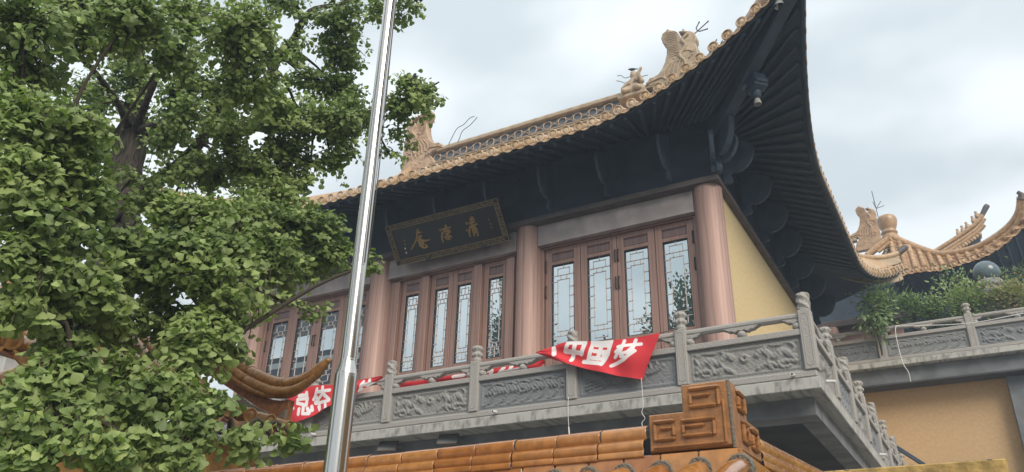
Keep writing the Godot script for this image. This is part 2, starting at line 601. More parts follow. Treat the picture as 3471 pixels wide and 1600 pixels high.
		put(h, "door_gap_shade_sheet", g, M.seam_and_shade)  # dark sheet behind the leaves, standing in for shade in the gaps
		for k in 4:
			var w := (x1 - x0 - 0.17) / 4.0
			var l := x0 + 0.085 + k * w
			if bay == 1:
				l = [x0 + 0.31, x0 + 1.19, (x0 + x1) / 2, x1 - 0.975][k]
				w = [0.66, (x1 - x0) / 2 - 1.19, (x1 - x0) / 2 - 1.19, 0.66][k]
			door_leaf(h, l + 0.006, l + w - 0.006, bay, k)
	# carved brackets under the eaves
	var pf := PackedVector2Array([Vector2(0, 0.02), Vector2(0.16, 0.03), Vector2(0.2, 0.08), Vector2(0.17, 0.17), Vector2(0.16, 0.25), Vector2(0.21, 0.27), Vector2(0.29, 0.245), Vector2(0.4, 0.26), Vector2(0.52, 0.33), Vector2(0.62, 0.45), Vector2(0.68, 0.6), Vector2(0.7, 0.72), Vector2(0.66, 0.86), Vector2(0.5, 0.95), Vector2(0, 1.2)])
	var bs := S.new()
	bs.prism(pf, -0.035, 0.035, Transform3D(), 0.012)
	var bm := bs.mesh()
	for k in 7:
		put(h, "eave_bracket", bm, M.bracket, at(Vector3(-3.62, 10.47, -15.2 - 1.55 * k)))
	for k in 9:
		put(h, "eave_bracket", bm, M.bracket, at(Vector3(-4.6 - 1.41 * k, 10.47, -14.62), Basis(Vector3.UP, -PI / 2)))
	var big := PackedVector2Array()
	for q in pf: big.append(q * 1.25)
	bs = S.new()
	bs.prism(big, -0.07, 0.07, Transform3D(), 0.015)
	bm = bs.mesh()
	put(h, "corner_bracket", bm, M.bracket, at(Vector3(-3.68, 10.45, -14.7), Basis(Vector3.UP, -PI / 4)))
	var cmesh := bm
	for t in [-0.5, 0.5]:
		put(h, "corner_bracket", cmesh, M.bracket, Transform3D(Basis(Vector3.UP, -PI / 4 + t).scaled_local(Vector3.ONE * 0.72), Vector3(-3.7, 10.45, -14.7)))

func door_leaf(h: Node3D, x0: float, x1: float, bay: int, k: int):
	var z := -15.1
	var w := x1 - x0
	var st := minf(0.155, w * 0.2)
	if bay == 1: st = minf(0.135, w * 0.2)
	var a := S.new()
	for x in [x0 + st / 2, x1 - st / 2]: a.box(Vector3(x, 7.71, z), Vector3(st - 0.003, 4.16, 0.07), Basis(), 0.005)
	for y in [[9.735, 0.11], [9.43, 0.085], [7.36, 0.13], [6.5, 0.1], [5.75, 0.22]]:
		a.box(Vector3((x0 + x1) / 2, y[0], z + 0.001), Vector3(w - 2 * st, y[1], 0.064), Basis(), 0.005)
	var frame := put(h, "door_leaf", a, M.door)
	a = S.new()
	a.box(Vector3((x0 + x1) / 2, 9.577, z - 0.01), Vector3(w - 2 * st, 0.21, 0.03))
	for y in [9.49, 9.662]: a.box(Vector3((x0 + x1) / 2, y, z + 0.012), Vector3(w - 2 * st - 0.01, 0.012, 0.02), Basis(), 0.003)
	for x in [x0 + st + 0.012, x1 - st - 0.012]: a.box(Vector3(x, 9.577, z + 0.012), Vector3(0.012, 0.16, 0.02), Basis(), 0.003)
	put(frame, "upper_panel", a, M.copper_panel)
	a = S.new()
	a.box(Vector3((x0 + x1) / 2, 6.93, z - 0.01), Vector3(w - 2 * st, 0.74, 0.03))
	a.box(Vector3((x0 + x1) / 2, 6.15, z - 0.01), Vector3(w - 2 * st, 0.6, 0.03))
	put(frame, "lower_panel", a, M.copper_dark)
	# pane with a lattice of thin bars
	var px0 := x0 + st
	var px1 := x1 - st
	var pw := px1 - px0
	var y0 := 7.425
	var y1 := 9.387
	var ph := y1 - y0
	boxed(frame, "pane", Vector3((px0 + px1) / 2, (y0 + y1) / 2, z - 0.02 - 0.0007 * ((k * 7 + bay * 3) % 4)), Vector3(pw, ph, 0.008), M.pane).rotate_y([0.006, -0.004, 0.004, -0.008][k])
	a = S.new()
	var bead := 0.014
	for x in [px0 + 0.008, px1 - 0.008]: a.box(Vector3(x, (y0 + y1) / 2, z + 0.012), Vector3(0.014, ph, 0.03))
	for y in [y0 + 0.008, y1 - 0.008]: a.box(Vector3((px0 + px1) / 2, y, z + 0.012), Vector3(pw - 0.03, 0.014, 0.03))
	put(frame, "glazing_bead", a, M.seam_and_shade)
	a = S.new()
	var bars := [[0.5, 0, 0.5, 0.05], [0.24, 0.05, 0.76, 0.05], [0.24, 0.05, 0.24, 0.135], [0.76, 0.05, 0.76, 0.135], [0, 0.135, 1, 0.135], [0.38, 0.135, 0.38, 0.19], [0.64, 0.135, 0.64, 0.19], [0.24, 0.19, 0.76, 0.19], [0.24, 0.19, 0.24, 0.5], [0.76, 0.19, 0.76, 0.5], [0, 0.21, 0.24, 0.21], [0.76, 0.29, 1, 0.29], [0, 0.35, 0.24, 0.35], [0.76, 0.4, 1, 0.4], [0, 0.46, 0.24, 0.46]]
	if bay == 1:
		bars.append_array([[0.5, 0.05, 0.5, 0.135], [0.12, 0.135, 0.12, 0.19], [0.88, 0.135, 0.88, 0.24], [0.12, 0.0, 0.12, 0.09], [0, 0.09, 0.24, 0.09], [0.76, 0.09, 1, 0.09]])
	for b in bars:
		for fl in [false, true]:
			var p := Vector2(px0 + b[0] * pw, y1 - b[1] * ph)
			var q := Vector2(px0 + b[2] * pw, y1 - b[3] * ph)
			if fl:
				p = Vector2(px0 + px1 - p.x, y0 + y1 - p.y); q = Vector2(px0 + px1 - q.x, y0 + y1 - q.y)
			a.box(Vector3((p.x + q.x) / 2, (p.y + q.y) / 2, z - 0.012), Vector3(absf(p.x - q.x) + 0.015, absf(p.y - q.y) + 0.015, 0.012))
	put(frame, "lattice", a, M.lattice)
	if bay != 1:
		var hx: float = [x0 + 0.03, x1 - 0.03, x0 + 0.03, x1 - 0.03][k]
		for y in [8.66, 9.3] if k in [1, 2] else [8.75, 9.36]:
			a = S.new()
			a.tube([Vector3(hx, y - 0.14, z + 0.035), Vector3(hx, y - 0.13, z + 0.075), Vector3(hx, y + 0.13, z + 0.075), Vector3(hx, y + 0.14, z + 0.035)], 0.014, 6)
			put(frame, "handle", a, M.black_metal)

func tile_meshes() -> Array:                         # round end tile and hanging drip tile; +z is outward, origin at the disc's centre
	var a := S.new()
	a.lathe([Vector2(0, 0.006), Vector2(0.05, 0.012), Vector2(0.056, 0.004), Vector2(0.078, 0.004), Vector2(0.096, 0.018), Vector2(0.111, 0.014), Vector2(0.115, -0.01), Vector2(0.11, -0.02)].map(func(q): return Vector2(q.x, -q.y)), V, 20, Basis(Vector3.RIGHT, -PI / 2))
	a.tube([Vector3(0, 0.0, -0.01), Vector3(0, 0.16, -0.36)], 0.092, 12, false)
	a.tube([Vector3(0, 0.16, -0.36), Vector3(0, 0.19, -0.42)], 0.098, 12, true)
	a.lathe([Vector2(0.03, 0), Vector2(0.032, 0.03), Vector2(0.02, 0.055), Vector2(0, 0.06)], Vector3(0, 0.13, -0.12), 8)
	var b := S.new()
	var rows := []
	var rim := []
	for i in 13:
		var t := i / 12.0 * 2 - 1
		var x := t * 0.15
		var top := -0.012 - 0.045 * (1 - t * t)
		var low := top - 0.088 * pow(1 - t * t, 0.6) - 0.004
		rows.append([Vector3(x, top, 0.0), Vector3(x, lerpf(top, low, 0.5), 0.02), Vector3(x, low, 0.035)])
		rim.append(Vector3(x, low, 0.037))
	b.grid(rows, [], true, true)
	b.tube(rim, 0.011, 5)
	var back := []
	for i in 13:
		var t := i / 12.0 * 2 - 1
		var top := -0.012 - 0.045 * (1 - t * t)
		back.append([Vector3(t * 0.15, top, 0.0), Vector3(t * 0.15, top + 0.2, -0.42)])
	b.grid(back)
	for e in [Vector3(-0.04, -0.085, 0.02), Vector3(0.04, -0.085, 0.02), Vector3(0, -0.115, 0.024)]:
		b.ball(e, Vector3(0.022, 0.018, 0.01), 6)
	return [a.mesh(), b.mesh()]

func hall_roof():
	var h := get_node("temple_hall")
	# soffit boards and roof skin
	var so := S.new()
	var sk := S.new()
	for n in 4:
		var q := side_of(n)
		var L: float = q[3]
		var rows := []
		var up := []
		var N := 60
		for i in N + 1:
			var s := lerpf(-0.85, L + 0.85, float(i) / N)
			var e := eave(n, s)
			var inn := inner(n, s)
			rows.append([e + Vector3(0, 0.035, 0) - q[2] * 0.05, e.lerp(inn, 0.5) + Vector3(0, 0.02, 0), inn + Vector3(0, 0.06, 0), inn + Vector3(0, 0.32, 0) - q[2] * 0.5])
			var top: Vector3
			if n % 2 == 0:
				top = Vector3(clampf(e.x, -15.3, -5.3), 16.1, -19.45)
				var ct := eave(n, -0.85)
				var f := clampf((absf(e.x + 10.3) - 5.0) / (absf(ct.x + 10.3) - 5.0), 0, 1)
				if f > 0.0: top = Vector3(e.x, lerpf(13.5, ct.y + 0.1, f), lerpf(-16.7 if n == 0 else -22.2, ct.z, f))
			else: top = Vector3(-5.3 if n == 1 else -15.3, 13.6, clampf(e.z, -22.2, -16.7))
			var pr := []
			for k in 9:
				var t := k / 8.0
				var v := e.lerp(top, t)
				v.y = lerpf(e.y + 0.1, top.y, t) - (0.5 if n % 2 == 0 and absf(e.x + 10.3) < 5.0 else 0.1) * sin(PI * t) * (1 - 0.3 * t) * smoothstep(0.0, 0.4, t)
				pr.append(v)
			up.append(pr)
		so.grid(rows, [], true, n == 0 or n == 3)
		sk.grid(up, [], true, n == 1 or n == 2)
	for x in [-5.25, -15.35]:
		sk.tri(Vector3(x, 13.3, -16.4), Vector3(x, 13.3, -22.5), Vector3(x, 16.4, -19.45), Vector3(-10.3, 14, -19.45))
	var roof := put(h, "roof", sk, M.roof_tile)
	put(roof, "soffit_boards", so, M.soffit)
	# eave fascia; the dark side tubes stand in for shade on the drip tiles
	var fa := S.new()
	for n in [0, 1, 3]:
		var q := side_of(n)
		var pts := []
		for i in 61: pts.append(eave(n, lerpf(-0.86, q[3] + 0.86, i / 60.0)) + Vector3(0, 0.05 if n == 0 else 0.02, 0) - q[2] * (0.07 if n == 0 else 0.012))
		fa.tube(pts, 0.04 if n == 0 else 0.055, 4)
	put(roof, "eave_board", fa, M.rafter)
	# rafters one by one
	var ra := S.new()
	ra.tube([Vector3(0, 0, 0), Vector3(0, 0, 1)], 0.045, 8)
	var rm := ra.mesh()
	for n in [0, 1]:
		var q := side_of(n)
		var N := int(q[3] / 0.3)
		for i in N + 1:
			var s: float = -0.55 + (q[3] + 1.1) * i / N
			var e: Vector3 = eave(n, s) + Vector3(0, -0.005, 0) - q[2] * 0.12
			var b := inner(n, s) + Vector3(0, -0.03, 0)
			var B := Basis.looking_at(b - e, Vector3.UP)
			B.z *= -e.distance_to(b)
			put(roof, "rafter", rm, M.rafter, Transform3D(B, e))
	# hip rafter, its carved end and the white bell under the tip
	var tip := eave(0, -0.87)
	var bc := Vector3(-3.6, 11.35, -14.63)
	var hr := S.new()
	var hb := Basis.looking_at(bc - tip, Vector3.UP)
	hr.box((bc + tip) / 2 + Vector3(0, -0.02, 0), Vector3(0.24, 0.3, bc.distance_to(tip)), hb, 0.02)
	put(roof, "hip_rafter", hr, M.rafter)
	hr = S.new()
	var bp := Vector3(-2.42, 11.62, -13.62)
	hr.box(bp, Vector3(0.26, 0.26, 0.42), hb, 0.03)
	hr.box(bp + Vector3(0.06, -0.1, 0.06), Vector3(0.3, 0.09, 0.2), hb, 0.02)
	hr.ball(bp + Vector3(-0.02, -0.2, 0.0), Vector3(0.1, 0.13, 0.1), 10)
	hr.tube(curve([bp + Vector3(-0.05, 0.05, -0.1), bp + Vector3(-0.2, -0.02, 0.05), bp + Vector3(-0.24, -0.14, 0.12)], 5), [0.05, 0.05, 0.05, 0.05, 0.05, 0.05, 0.045, 0.04, 0.035, 0.03, 0.02], 6)
	put(roof, "carved_rafter_end", hr, M.bracket)
	hr = S.new()
	hr.lathe([Vector2(0.075, 0), Vector2(0.07, 0.05), Vector2(0.05, 0.12), Vector2(0.02, 0.15), Vector2(0, 0.155)], bp + Vector3(-0.02, -0.46, 0), 12)
	put(roof, "small_bell", hr, M.stone)
	hr = S.new()
	hr.lathe([Vector2(0.1, 0), Vector2(0.085, 0.04), Vector2(0.075, 0.12), Vector2(0.05, 0.17), Vector2(0, 0.18)], eave(0, -0.35) + Vector3(-0.05, -0.12, -0.2), 16)
	put(roof, "bell", hr, M.white_plastic)
	# eave tiles one by one
	var tm := tile_meshes()
	var mm := [M.roof_tile, M.roof_tile_b, M.roof_tile_c]
	for n in [0, 1]:
		var q := side_of(n)
		var N := int(roundf((q[3] + 1.6) / 0.3))
		for i in N + 1:
			for half in 2:
				var s: float = -0.8 + (q[3] + 1.6) * (i + 0.5 * half) / N
				if s > q[3] + 0.8: continue
				var e := eave(n, s)
				var tan := (eave(n, s + 0.05) - eave(n, s - 0.05)).normalized()
				if n == 1: tan = -tan                     # x of the tile runs to the right seen from outside
				var zz: Vector3 = (-tan).cross(Vector3.UP).normalized()
				if zz.dot(q[2]) < 0: zz = -zz
				var xx := Vector3.UP.cross(zz).normalized()
				if xx.dot(tan) < 0: tan = -tan
				var yy := zz.cross(tan).normalized()
				var B := Basis(tan, yy, zz).rotated(zz, rng.randf_range(-0.05, 0.05))
				var up := 0.15
				put(roof, "round_tile" if half == 0 else "drip_tile", tm[half], mm[rng.randi() % 3], Transform3D(B, e + Vector3(0, up, 0) + zz * (0.03 if half == 0 else 0.0)))
	# hip ridges running up from the corners
	for sx in [0, 1]:
		var t0: Vector3 = eave(0, -0.75) if sx == 0 else eave(3, -0.75)
		var gx := -5.3 if sx == 0 else -15.3
		var pts := [t0 + Vector3(0, 0.42, 0), t0.lerp(Vector3(gx, 13.3, -16.6), 0.3) + Vector3(0, 0.05, 0), t0.lerp(Vector3(gx, 13.3, -16.6), 0.65) + Vector3(0, 0.05, 0), Vector3(gx, 13.9, -16.6)]
		var a := S.new()
		a.tube(curve(pts, 6), 0.16, 8, true, 1.6)
		put(roof, "hip_ridge", a, M.roof_tile_b)
		a = S.new()
		for dz in [-0.5, 0.5]:
			a.tube([Vector3(gx, 13.8, -19.45 + dz * 5.6), Vector3(gx, 14.7, -19.45 + dz * 3.0), Vector3(gx, 16.3, -19.45)], 0.15, 8, true, 1.5)
		put(roof, "gable_ridge", a, M.roof_tile_b)
	# ridge on the rear right hip: cap, moulded side, dark upturned tip
	var rl := curve([Vector3(-5.3, 13.9, -22.3), Vector3(-4.0, 13.4, -23.7), Vector3(-3.2, 13.1, -24.5), Vector3(-2.5, 12.95, -25.25), Vector3(-1.8, 12.98, -26.0), Vector3(-1.2, 13.17, -26.5), Vector3(-0.82, 13.52, -26.82)], 5)
	var nn := Vector3(0.7071, 0, 0.7071)
	var ra2 := S.new()
	ra2.tube(rl, 0.09, 8)
	var hr2 := put(roof, "hip_ridge", ra2, M.roof_tile)
	ra2 = S.new()
	for l in [[0.0, 0.26, 0.03], [0.26, 0.34, 0.09], [0.34, 0.44, 0.05], [0.44, 0.9, 0.02]]:
		var tp := []
		var bt := []
		for q in rl.slice(0, rl.size() - 4):
			tp.append(q + Vector3(0, -l[0], 0) + nn * l[2]); bt.append(q + Vector3(0, -l[1], 0) + nn * l[2])
		ra2.grid([tp, bt])
		ra2.tube(bt, 0.03, 6)
	put(roof, "hip_ridge_side", ra2, M.ridge_clay)
	ra2 = S.new()
	ra2.tube(rl.slice(rl.size() - 5), [0.095, 0.1, 0.105, 0.1, 0.08], 8)
	put(roof, "hip_ridge_tip", ra2, M.beam)
	main_ridge(h)

var BM_chiwen: Mesh

func main_ridge(h: Node3D):
	var z := -19.45
	var x0 := -14.0
	var x1 := -6.6
	var a := S.new()
	var L := x1 - x0
	var mx := (x0 + x1) / 2
	a.box(Vector3(mx, 16.02, z), Vector3(L + 1.8, 0.3, 0.34))
	a.box(Vector3(mx, 16.21, z), Vector3(L + 1.0, 0.07, 0.42), Basis(), 0.02)
	a.box(Vector3(mx, 16.31, z), Vector3(L + 0.9, 0.06, 0.36), Basis(), 0.02)
	a.box(Vector3(mx, 16.79, z), Vector3(L + 0.4, 0.07, 0.36), Basis(), 0.02)
	a.tube([Vector3(x0 - 0.2, 16.9, z), Vector3(x1 + 0.2, 16.9, z)], 0.11, 10)
	var rd := put(h, "main_ridge", a, M.ridge_clay)
	boxed(rd, "ridge_backing", Vector3(mx, 16.55, z - 0.02), Vector3(L + 0.8, 0.42, 0.1), M.open_back)
	# openwork band: whole rings with a pair of arcs between neighbours
	var ri := S.new()
	ri.ring(V, 0.135, 0.014, Basis(), 0, TAU, 20, 5)
	var rm := ri.mesh()
	var ar := S.new()
	ar.ring(Vector3(0, 0.16, 0), 0.145, 0.012, Basis(), PI * 1.05, TAU - 0.15, 10, 5)
	ar.ring(Vector3(0, -0.16, 0), 0.145, 0.012, Basis(), 0.15, PI * 0.95, 10, 5)
	var am := ar.mesh()
	var n := 15
	for i in n + 1:
		var x := lerpf(x0 - 0.2, x1 + 0.3, float(i) / n)
		put(rd, "ring_tile", rm, M.roof_tile_c, at(Vector3(x, 16.55, z + 0.08)))
		if i < n: put(rd, "arc_tile", am, M.roof_tile_c, at(Vector3(x + L * 0.5 / n, 16.55, z + 0.07)))
	# end ornaments: fish-tailed dragon heads that bite the ridge
	var out := PackedVector2Array()
	for q in [[-6.64, 16.88], [-6.58, 17.04], [-6.42, 17.13], [-6.22, 17.18], [-6.1, 17.32], [-5.98, 17.56], [-5.91, 17.83], [-5.89, 18.13], [-6.01, 18.29], [-6.05, 18.49], [-6.01, 18.62], [-5.89, 18.71], [-5.82, 18.78], [-5.76, 18.7], [-5.59, 18.61], [-5.51, 18.5], [-5.49, 18.4], [-5.45, 18.28], [-5.36, 18.2], [-5.26, 18.2], [-5.23, 18.3], [-5.29, 18.39], [-5.4, 18.45], [-5.49, 18.52], [-5.39, 18.52], [-5.34, 18.61], [-5.29, 18.49], [-5.14, 18.42], [-5.02, 18.31], [-4.97, 18.16], [-4.97, 18.02], [-5.02, 17.91], [-4.97, 17.76], [-4.96, 17.55], [-4.95, 17.25], [-4.93, 16.0], [-6.5, 16.0], [-6.3, 16.5], [-6.12, 16.72], [-6.2, 16.84], [-6.45, 16.82]]:
		out.append(Vector2(q[0] + 5.6, q[1]))
	for e in [1, -1]:
		var poly := PackedVector2Array()
		for q in out: poly.append(Vector2(q.x * e, q.y))
		if e < 0: poly.reverse()
		var X := at(Vector3(-5.6 if e > 0 else -15.0, 0, z))
		a = S.new()
		a.prism(poly, -0.16, 0.16, X, 0.035)
		var f := 0.165
		var C := func(list, r, n2): a.tube(curve(list.map(func(q): return X * Vector3((q[0] + 5.6) * e, q[1], f)), n2), r, 5)
		for i in 15:                                    # rows of scales on the tail
			C.call([[-5.98 + 0.012 * i, 18.6 - 0.06 * i], [-5.86, 18.65 - 0.065 * i], [-5.75, 18.57 - 0.065 * i], [-5.63, 18.57 - 0.065 * i], [-5.53, 18.48 - 0.065 * i]], 0.014, 3)
		for i in 6:                                    # mane
			C.call([[-6.05 + 0.13 * i, 16.95 - 0.05 * i], [-5.98 + 0.13 * i, 17.2], [-5.8 + 0.11 * i, 17.42 + 0.02 * i]], 0.03, 4)
		C.call([[-5.5, 16.9], [-5.35, 17.3], [-5.5, 17.6], [-5.3, 17.9], [-5.4, 18.15], [-5.2, 18.3]], 0.06, 5)
		C.call([[-5.6, 17.75], [-5.25, 17.72], [-5.1, 17.6]], 0.03, 4)
		C.call([[-5.65, 17.45], [-5.3, 17.4], [-5.12, 17.52]], 0.035, 4)
		C.call([[-5.25, 16.7], [-5.15, 16.9], [-5.28, 17.0], [-5.38, 16.88], [-5.28, 16.78]], 0.035, 4)
		C.call([[-6.6, 16.93], [-6.35, 16.98], [-6.1, 17.0], [-5.98, 16.88]], 0.04, 4)
		for i in 26:
			var q := Vector2(rng.randf_range(-5.9, -5.05), rng.randf_range(16.3, 17.9))
			a.ball(X * Vector3((q.x + 5.6) * e, q.y, f - 0.02), Vector3(rng.randf_range(0.03, 0.09), rng.randf_range(0.03, 0.07), 0.04), 6, Basis(Vector3.BACK, rng.randf() * 3))
		var ch := put(h, "ridge_ornament", a, M.ridge_clay if e > 0 else M.ridge_clay_pink, Transform3D(), "dragon-headed ridge end with curled tail, %s" % ("on the right by the upturned eave" if e > 0 else "on the left beside the ginkgo leaves"))
		a = S.new()
		a.ring(X * Vector3(-0.84 * e, 17.02, f - 0.01), 0.07, 0.025, Basis(), 0, TAU, 12, 5)
		a.ball(X * Vector3(-0.84 * e, 17.02, f - 0.01), Vector3(0.045, 0.045, 0.05), 8)
		put(ch, "eye", a, M.ridge_clay)
		if e > 0: BM_chiwen = ch.mesh
		a = S.new()
		for i in 4: a.lathe([Vector2(0.035, 0), Vector2(0, -0.11)].map(func(q): return Vector2(q.x, q.y)), X * Vector3((-0.72 + 0.11 * i) * e, 16.84 - 0.03 * i, 0.2), 6)
		put(ch, "teeth", a, M.stone)
		a = S.new()
		if e > 0:                                      # forked lightning rod
			for l in [[[-5.08, 18.35], [-4.85, 18.5], [-4.6, 18.67]], [[-4.94, 18.43], [-4.98, 18.56], [-4.87, 18.75]], [[-4.94, 18.44], [-4.88, 18.4], [-4.65, 18.4]]]:
				a.tube(pts3(l, z), 0.018, 5)
			for q in [[-4.6, 18.67], [-4.87, 18.75], [-4.65, 18.4]]: a.ball(Vector3(q[0], q[1], z), Vector3.ONE * 0.028, 6)
		else:
			for l in [[[-13.75, 16.95], [-13.65, 17.15], [-13.44, 17.5], [-13.18, 17.58], [-12.96, 17.76], [-12.76, 17.79]], [[-13.4, 16.9], [-13.32, 17.05], [-13.21, 17.33], [-12.9, 17.49], [-12.64, 17.72]]]:
				a.tube(curve(pts3(l, z + 0.1), 5), 0.012, 5)
		put(ch, "lightning_rod" if e > 0 else "whisker_wire", a, M.wire)
	a = S.new()                                        # two bare rods behind the eave on the right
	for l in [[[-4.85, 16.3], [-4.76, 17.2], [-4.57, 17.66], [-4.4, 17.9]], [[-4.7, 16.3], [-4.57, 17.15], [-4.44, 17.46], [-4.24, 17.8]]]:
		a.tube(curve(pts3(l, z), 5), 0.018, 5)
	put(h, "bare_rod", a, M.wire)
	# seated statue on the ridge with two whisker wires
	var b := Vector3(-6.9, 16.55, z + 0.42)
	var sm := nets([[b + Vector3(-0.2, 0.02, 0.05), b + Vector3(0.22, 0.02, 0.05), 0.16, 0.16], [b, b + Vector3(0, 0.34, 0), 0.2, 0.17], [b + Vector3(0, 0.4, 0), b + Vector3(0, 0.5, 0), 0.09, 0.07], [b + Vector3(0, 0.6, 0.01), b + Vector3(0, 0.68, 0), 0.1, 0.095], [b + Vector3(0, 0.74, 0), b + Vector3(0, 0.78, 0), 0.08, 0.04],
		[b + Vector3(-0.2, 0.38, 0), b + Vector3(-0.3, 0.16, 0.1), 0.085, 0.075], [b + Vector3(-0.3, 0.16, 0.1), b + Vector3(-0.06, 0.18, 0.24), 0.07, 0.055], [b + Vector3(0.2, 0.38, 0), b + Vector3(0.3, 0.24, 0.12), 0.085, 0.07], [b + Vector3(0.3, 0.24, 0.12), b + Vector3(0.22, 0.5, 0.2), 0.065, 0.05], [b + Vector3(0.12, 0.3, 0.2), b + Vector3(0.32, 0.66, 0.2), 0.05, 0.045],
		[b + Vector3(-0.1, 0.05, 0.15), b + Vector3(-0.22, -0.06, 0.3), 0.11, 0.09], [b + Vector3(0.12, 0.05, 0.15), b + Vector3(0.24, -0.06, 0.3), 0.11, 0.09]], 0.028, 0.035)
	var fig := put(h, "ridge_statue", sm, M.ridge_clay, Transform3D(), "clay figure of a seated guardian playing a lute on the ridge")
	a = S.new()
	a.box(b + Vector3(0, -0.2, 0), Vector3(0.9, 0.14, 0.5), Basis(), 0.03)
	put(fig, "statue_base", a, M.ridge_clay)
	a = S.new()
	for l in [[[-7.43, 17.37], [-7.29, 17.33], [-7.18, 17.2], [-6.95, 17.2]], [[-7.46, 17.2], [-7.3, 17.1], [-7.19, 17.02], [-6.95, 17.03]], [[-6.9, 17.3], [-6.75, 17.1], [-6.45, 17.05]]]:
		a.tube(curve(pts3(l, z + 0.4), 5), 0.01, 5)
	put(fig, "whisker_wire", a, M.wire)

# ------------------------------------------------------------------ balustrades
var BM := {}

func carve(kind: int, w: float, h: float) -> ArrayMesh:       # relief panel in its own plane, z towards the viewer
	var lines := []
	var add := func(l, r): lines.append([curve(l.map(func(q): return Vector2(q[0], q[1])), 4), r])
	if kind == 0:                                                # two running beasts and a sun
		for e in [1, -1]:
			add.call([[0.78 * e, 0.25], [0.6 * e, 0.38], [0.45 * e, 0.3], [0.3 * e, 0.42], [0.2 * e, 0.36]], 0.055)
			add.call([[0.8 * e, 0.18], [0.62 * e, 0.2], [0.5 * e, 0.15], [0.35 * e, 0.2], [0.2 * e, 0.12]], 0.04)
			add.call([[0.6 * e, 0.35], [0.52 * e, 0.2], [0.6 * e, 0.1], [0.7 * e, 0.12]], 0.03)
			add.call([[0.4 * e, 0.33], [0.36 * e, 0.2], [0.42 * e, 0.1]], 0.03)
			add.call([[0.3 * e, 0.42], [0.38 * e, 0.5], [0.55 * e, 0.48], [0.66 * e, 0.52]], 0.025)
			add.call([[0.74 * e, 0.3], [0.8 * e, 0.42], [0.72 * e, 0.5]], 0.025)
		for i in 8:
			var a := TAU * i / 8
			add.call([[0.05 * cos(a), 0.33 + 0.05 * sin(a)], [0.05 * cos(a + 0.8), 0.33 + 0.05 * sin(a + 0.8)]], 0.03)
	elif kind == 1:                                              # lotus stems and leaves
		for i in 6:
			var x := -0.7 + 0.27 * i
			add.call([[x - 0.2, 0.06], [x, 0.14], [x + 0.1, 0.26], [x + 0.26, 0.36 + 0.1 * sin(i * 2.0)]], 0.022)
			for k in 3: add.call([[x + 0.1 - 0.08 * k, 0.3], [x + 0.14, 0.36 + 0.03 * k], [x + 0.22 + 0.07 * k, 0.33]], 0.028)
			add.call([[x, 0.42], [x + 0.14, 0.48], [x + 0.3, 0.45]], 0.02)
	else:                                                        # bird with spread plumes
		for i in 7:
			var a := 0.3 + 0.4 * i
			add.call([[0.35, 0.28], [0.35 + 0.2 * cos(a), 0.28 + 0.13 * sin(a)], [0.4 + 0.36 * cos(a + 0.4), 0.28 + 0.2 * sin(a + 0.4)]], 0.025)
			add.call([[-0.25, 0.25], [-0.45 - 0.05 * i, 0.15 + 0.05 * i], [-0.75, 0.08 + 0.065 * i]], 0.022)
		add.call([[0.3, 0.26], [0.1, 0.36], [-0.1, 0.28], [-0.25, 0.25], [-0.35, 0.42]], 0.06)
	var n := FastNoiseLite.new()
	n.seed = kind + 3; n.frequency = 14.0; n.fractal_octaves = 2
	var NX := 110
	var NY := 36
	var rows := []
	for j in NY + 1:
		var row := []
		for i in NX + 1:
			var q := Vector2((float(i) / NX - 0.5) * w, (1.0 - float(j) / NY) * h)
			var u := Vector2(q.x / (w / 1.84), q.y / (h / 0.57))
			var z := 0.0
			var ex := minf(w / 2 - absf(q.x), minf(q.y, h - q.y))
			if ex < 0.028: z = 0.022
			elif ex < 0.036: z = 0.004
			elif ex < 0.052: z = 0.018 if fmod(absf(q.x) * 6 + q.y * 5, 1.0) > 0.08 else 0.004
			elif ex < 0.06: z = 0.004
			elif ex < 0.08: z = 0.02
			else:
				for l in lines:
					var r: float = l[1]
					for k in l[0].size() - 1:
						var a: Vector2 = l[0][k]
						var b: Vector2 = l[0][k + 1]
						if absf(a.x - u.x) > 0.2: continue
						var d := u.distance_to(Geometry2D.get_closest_point_to_segment(u, a, b)) / r
						if d < 1.0: z = maxf(z, 0.048 * sqrt(1.0 - d * d) * 0.8)
				z += 0.007 * n.get_noise_2d(u.x, u.y) + (0.004 * sin(u.x * 90 + u.y * 60) if z > 0.012 else 0.0)
			row.append(Vector3(q.x, q.y, z))
		rows.append(row)
	var a := S.new()
	a.grid(rows)
	return a.mesh()

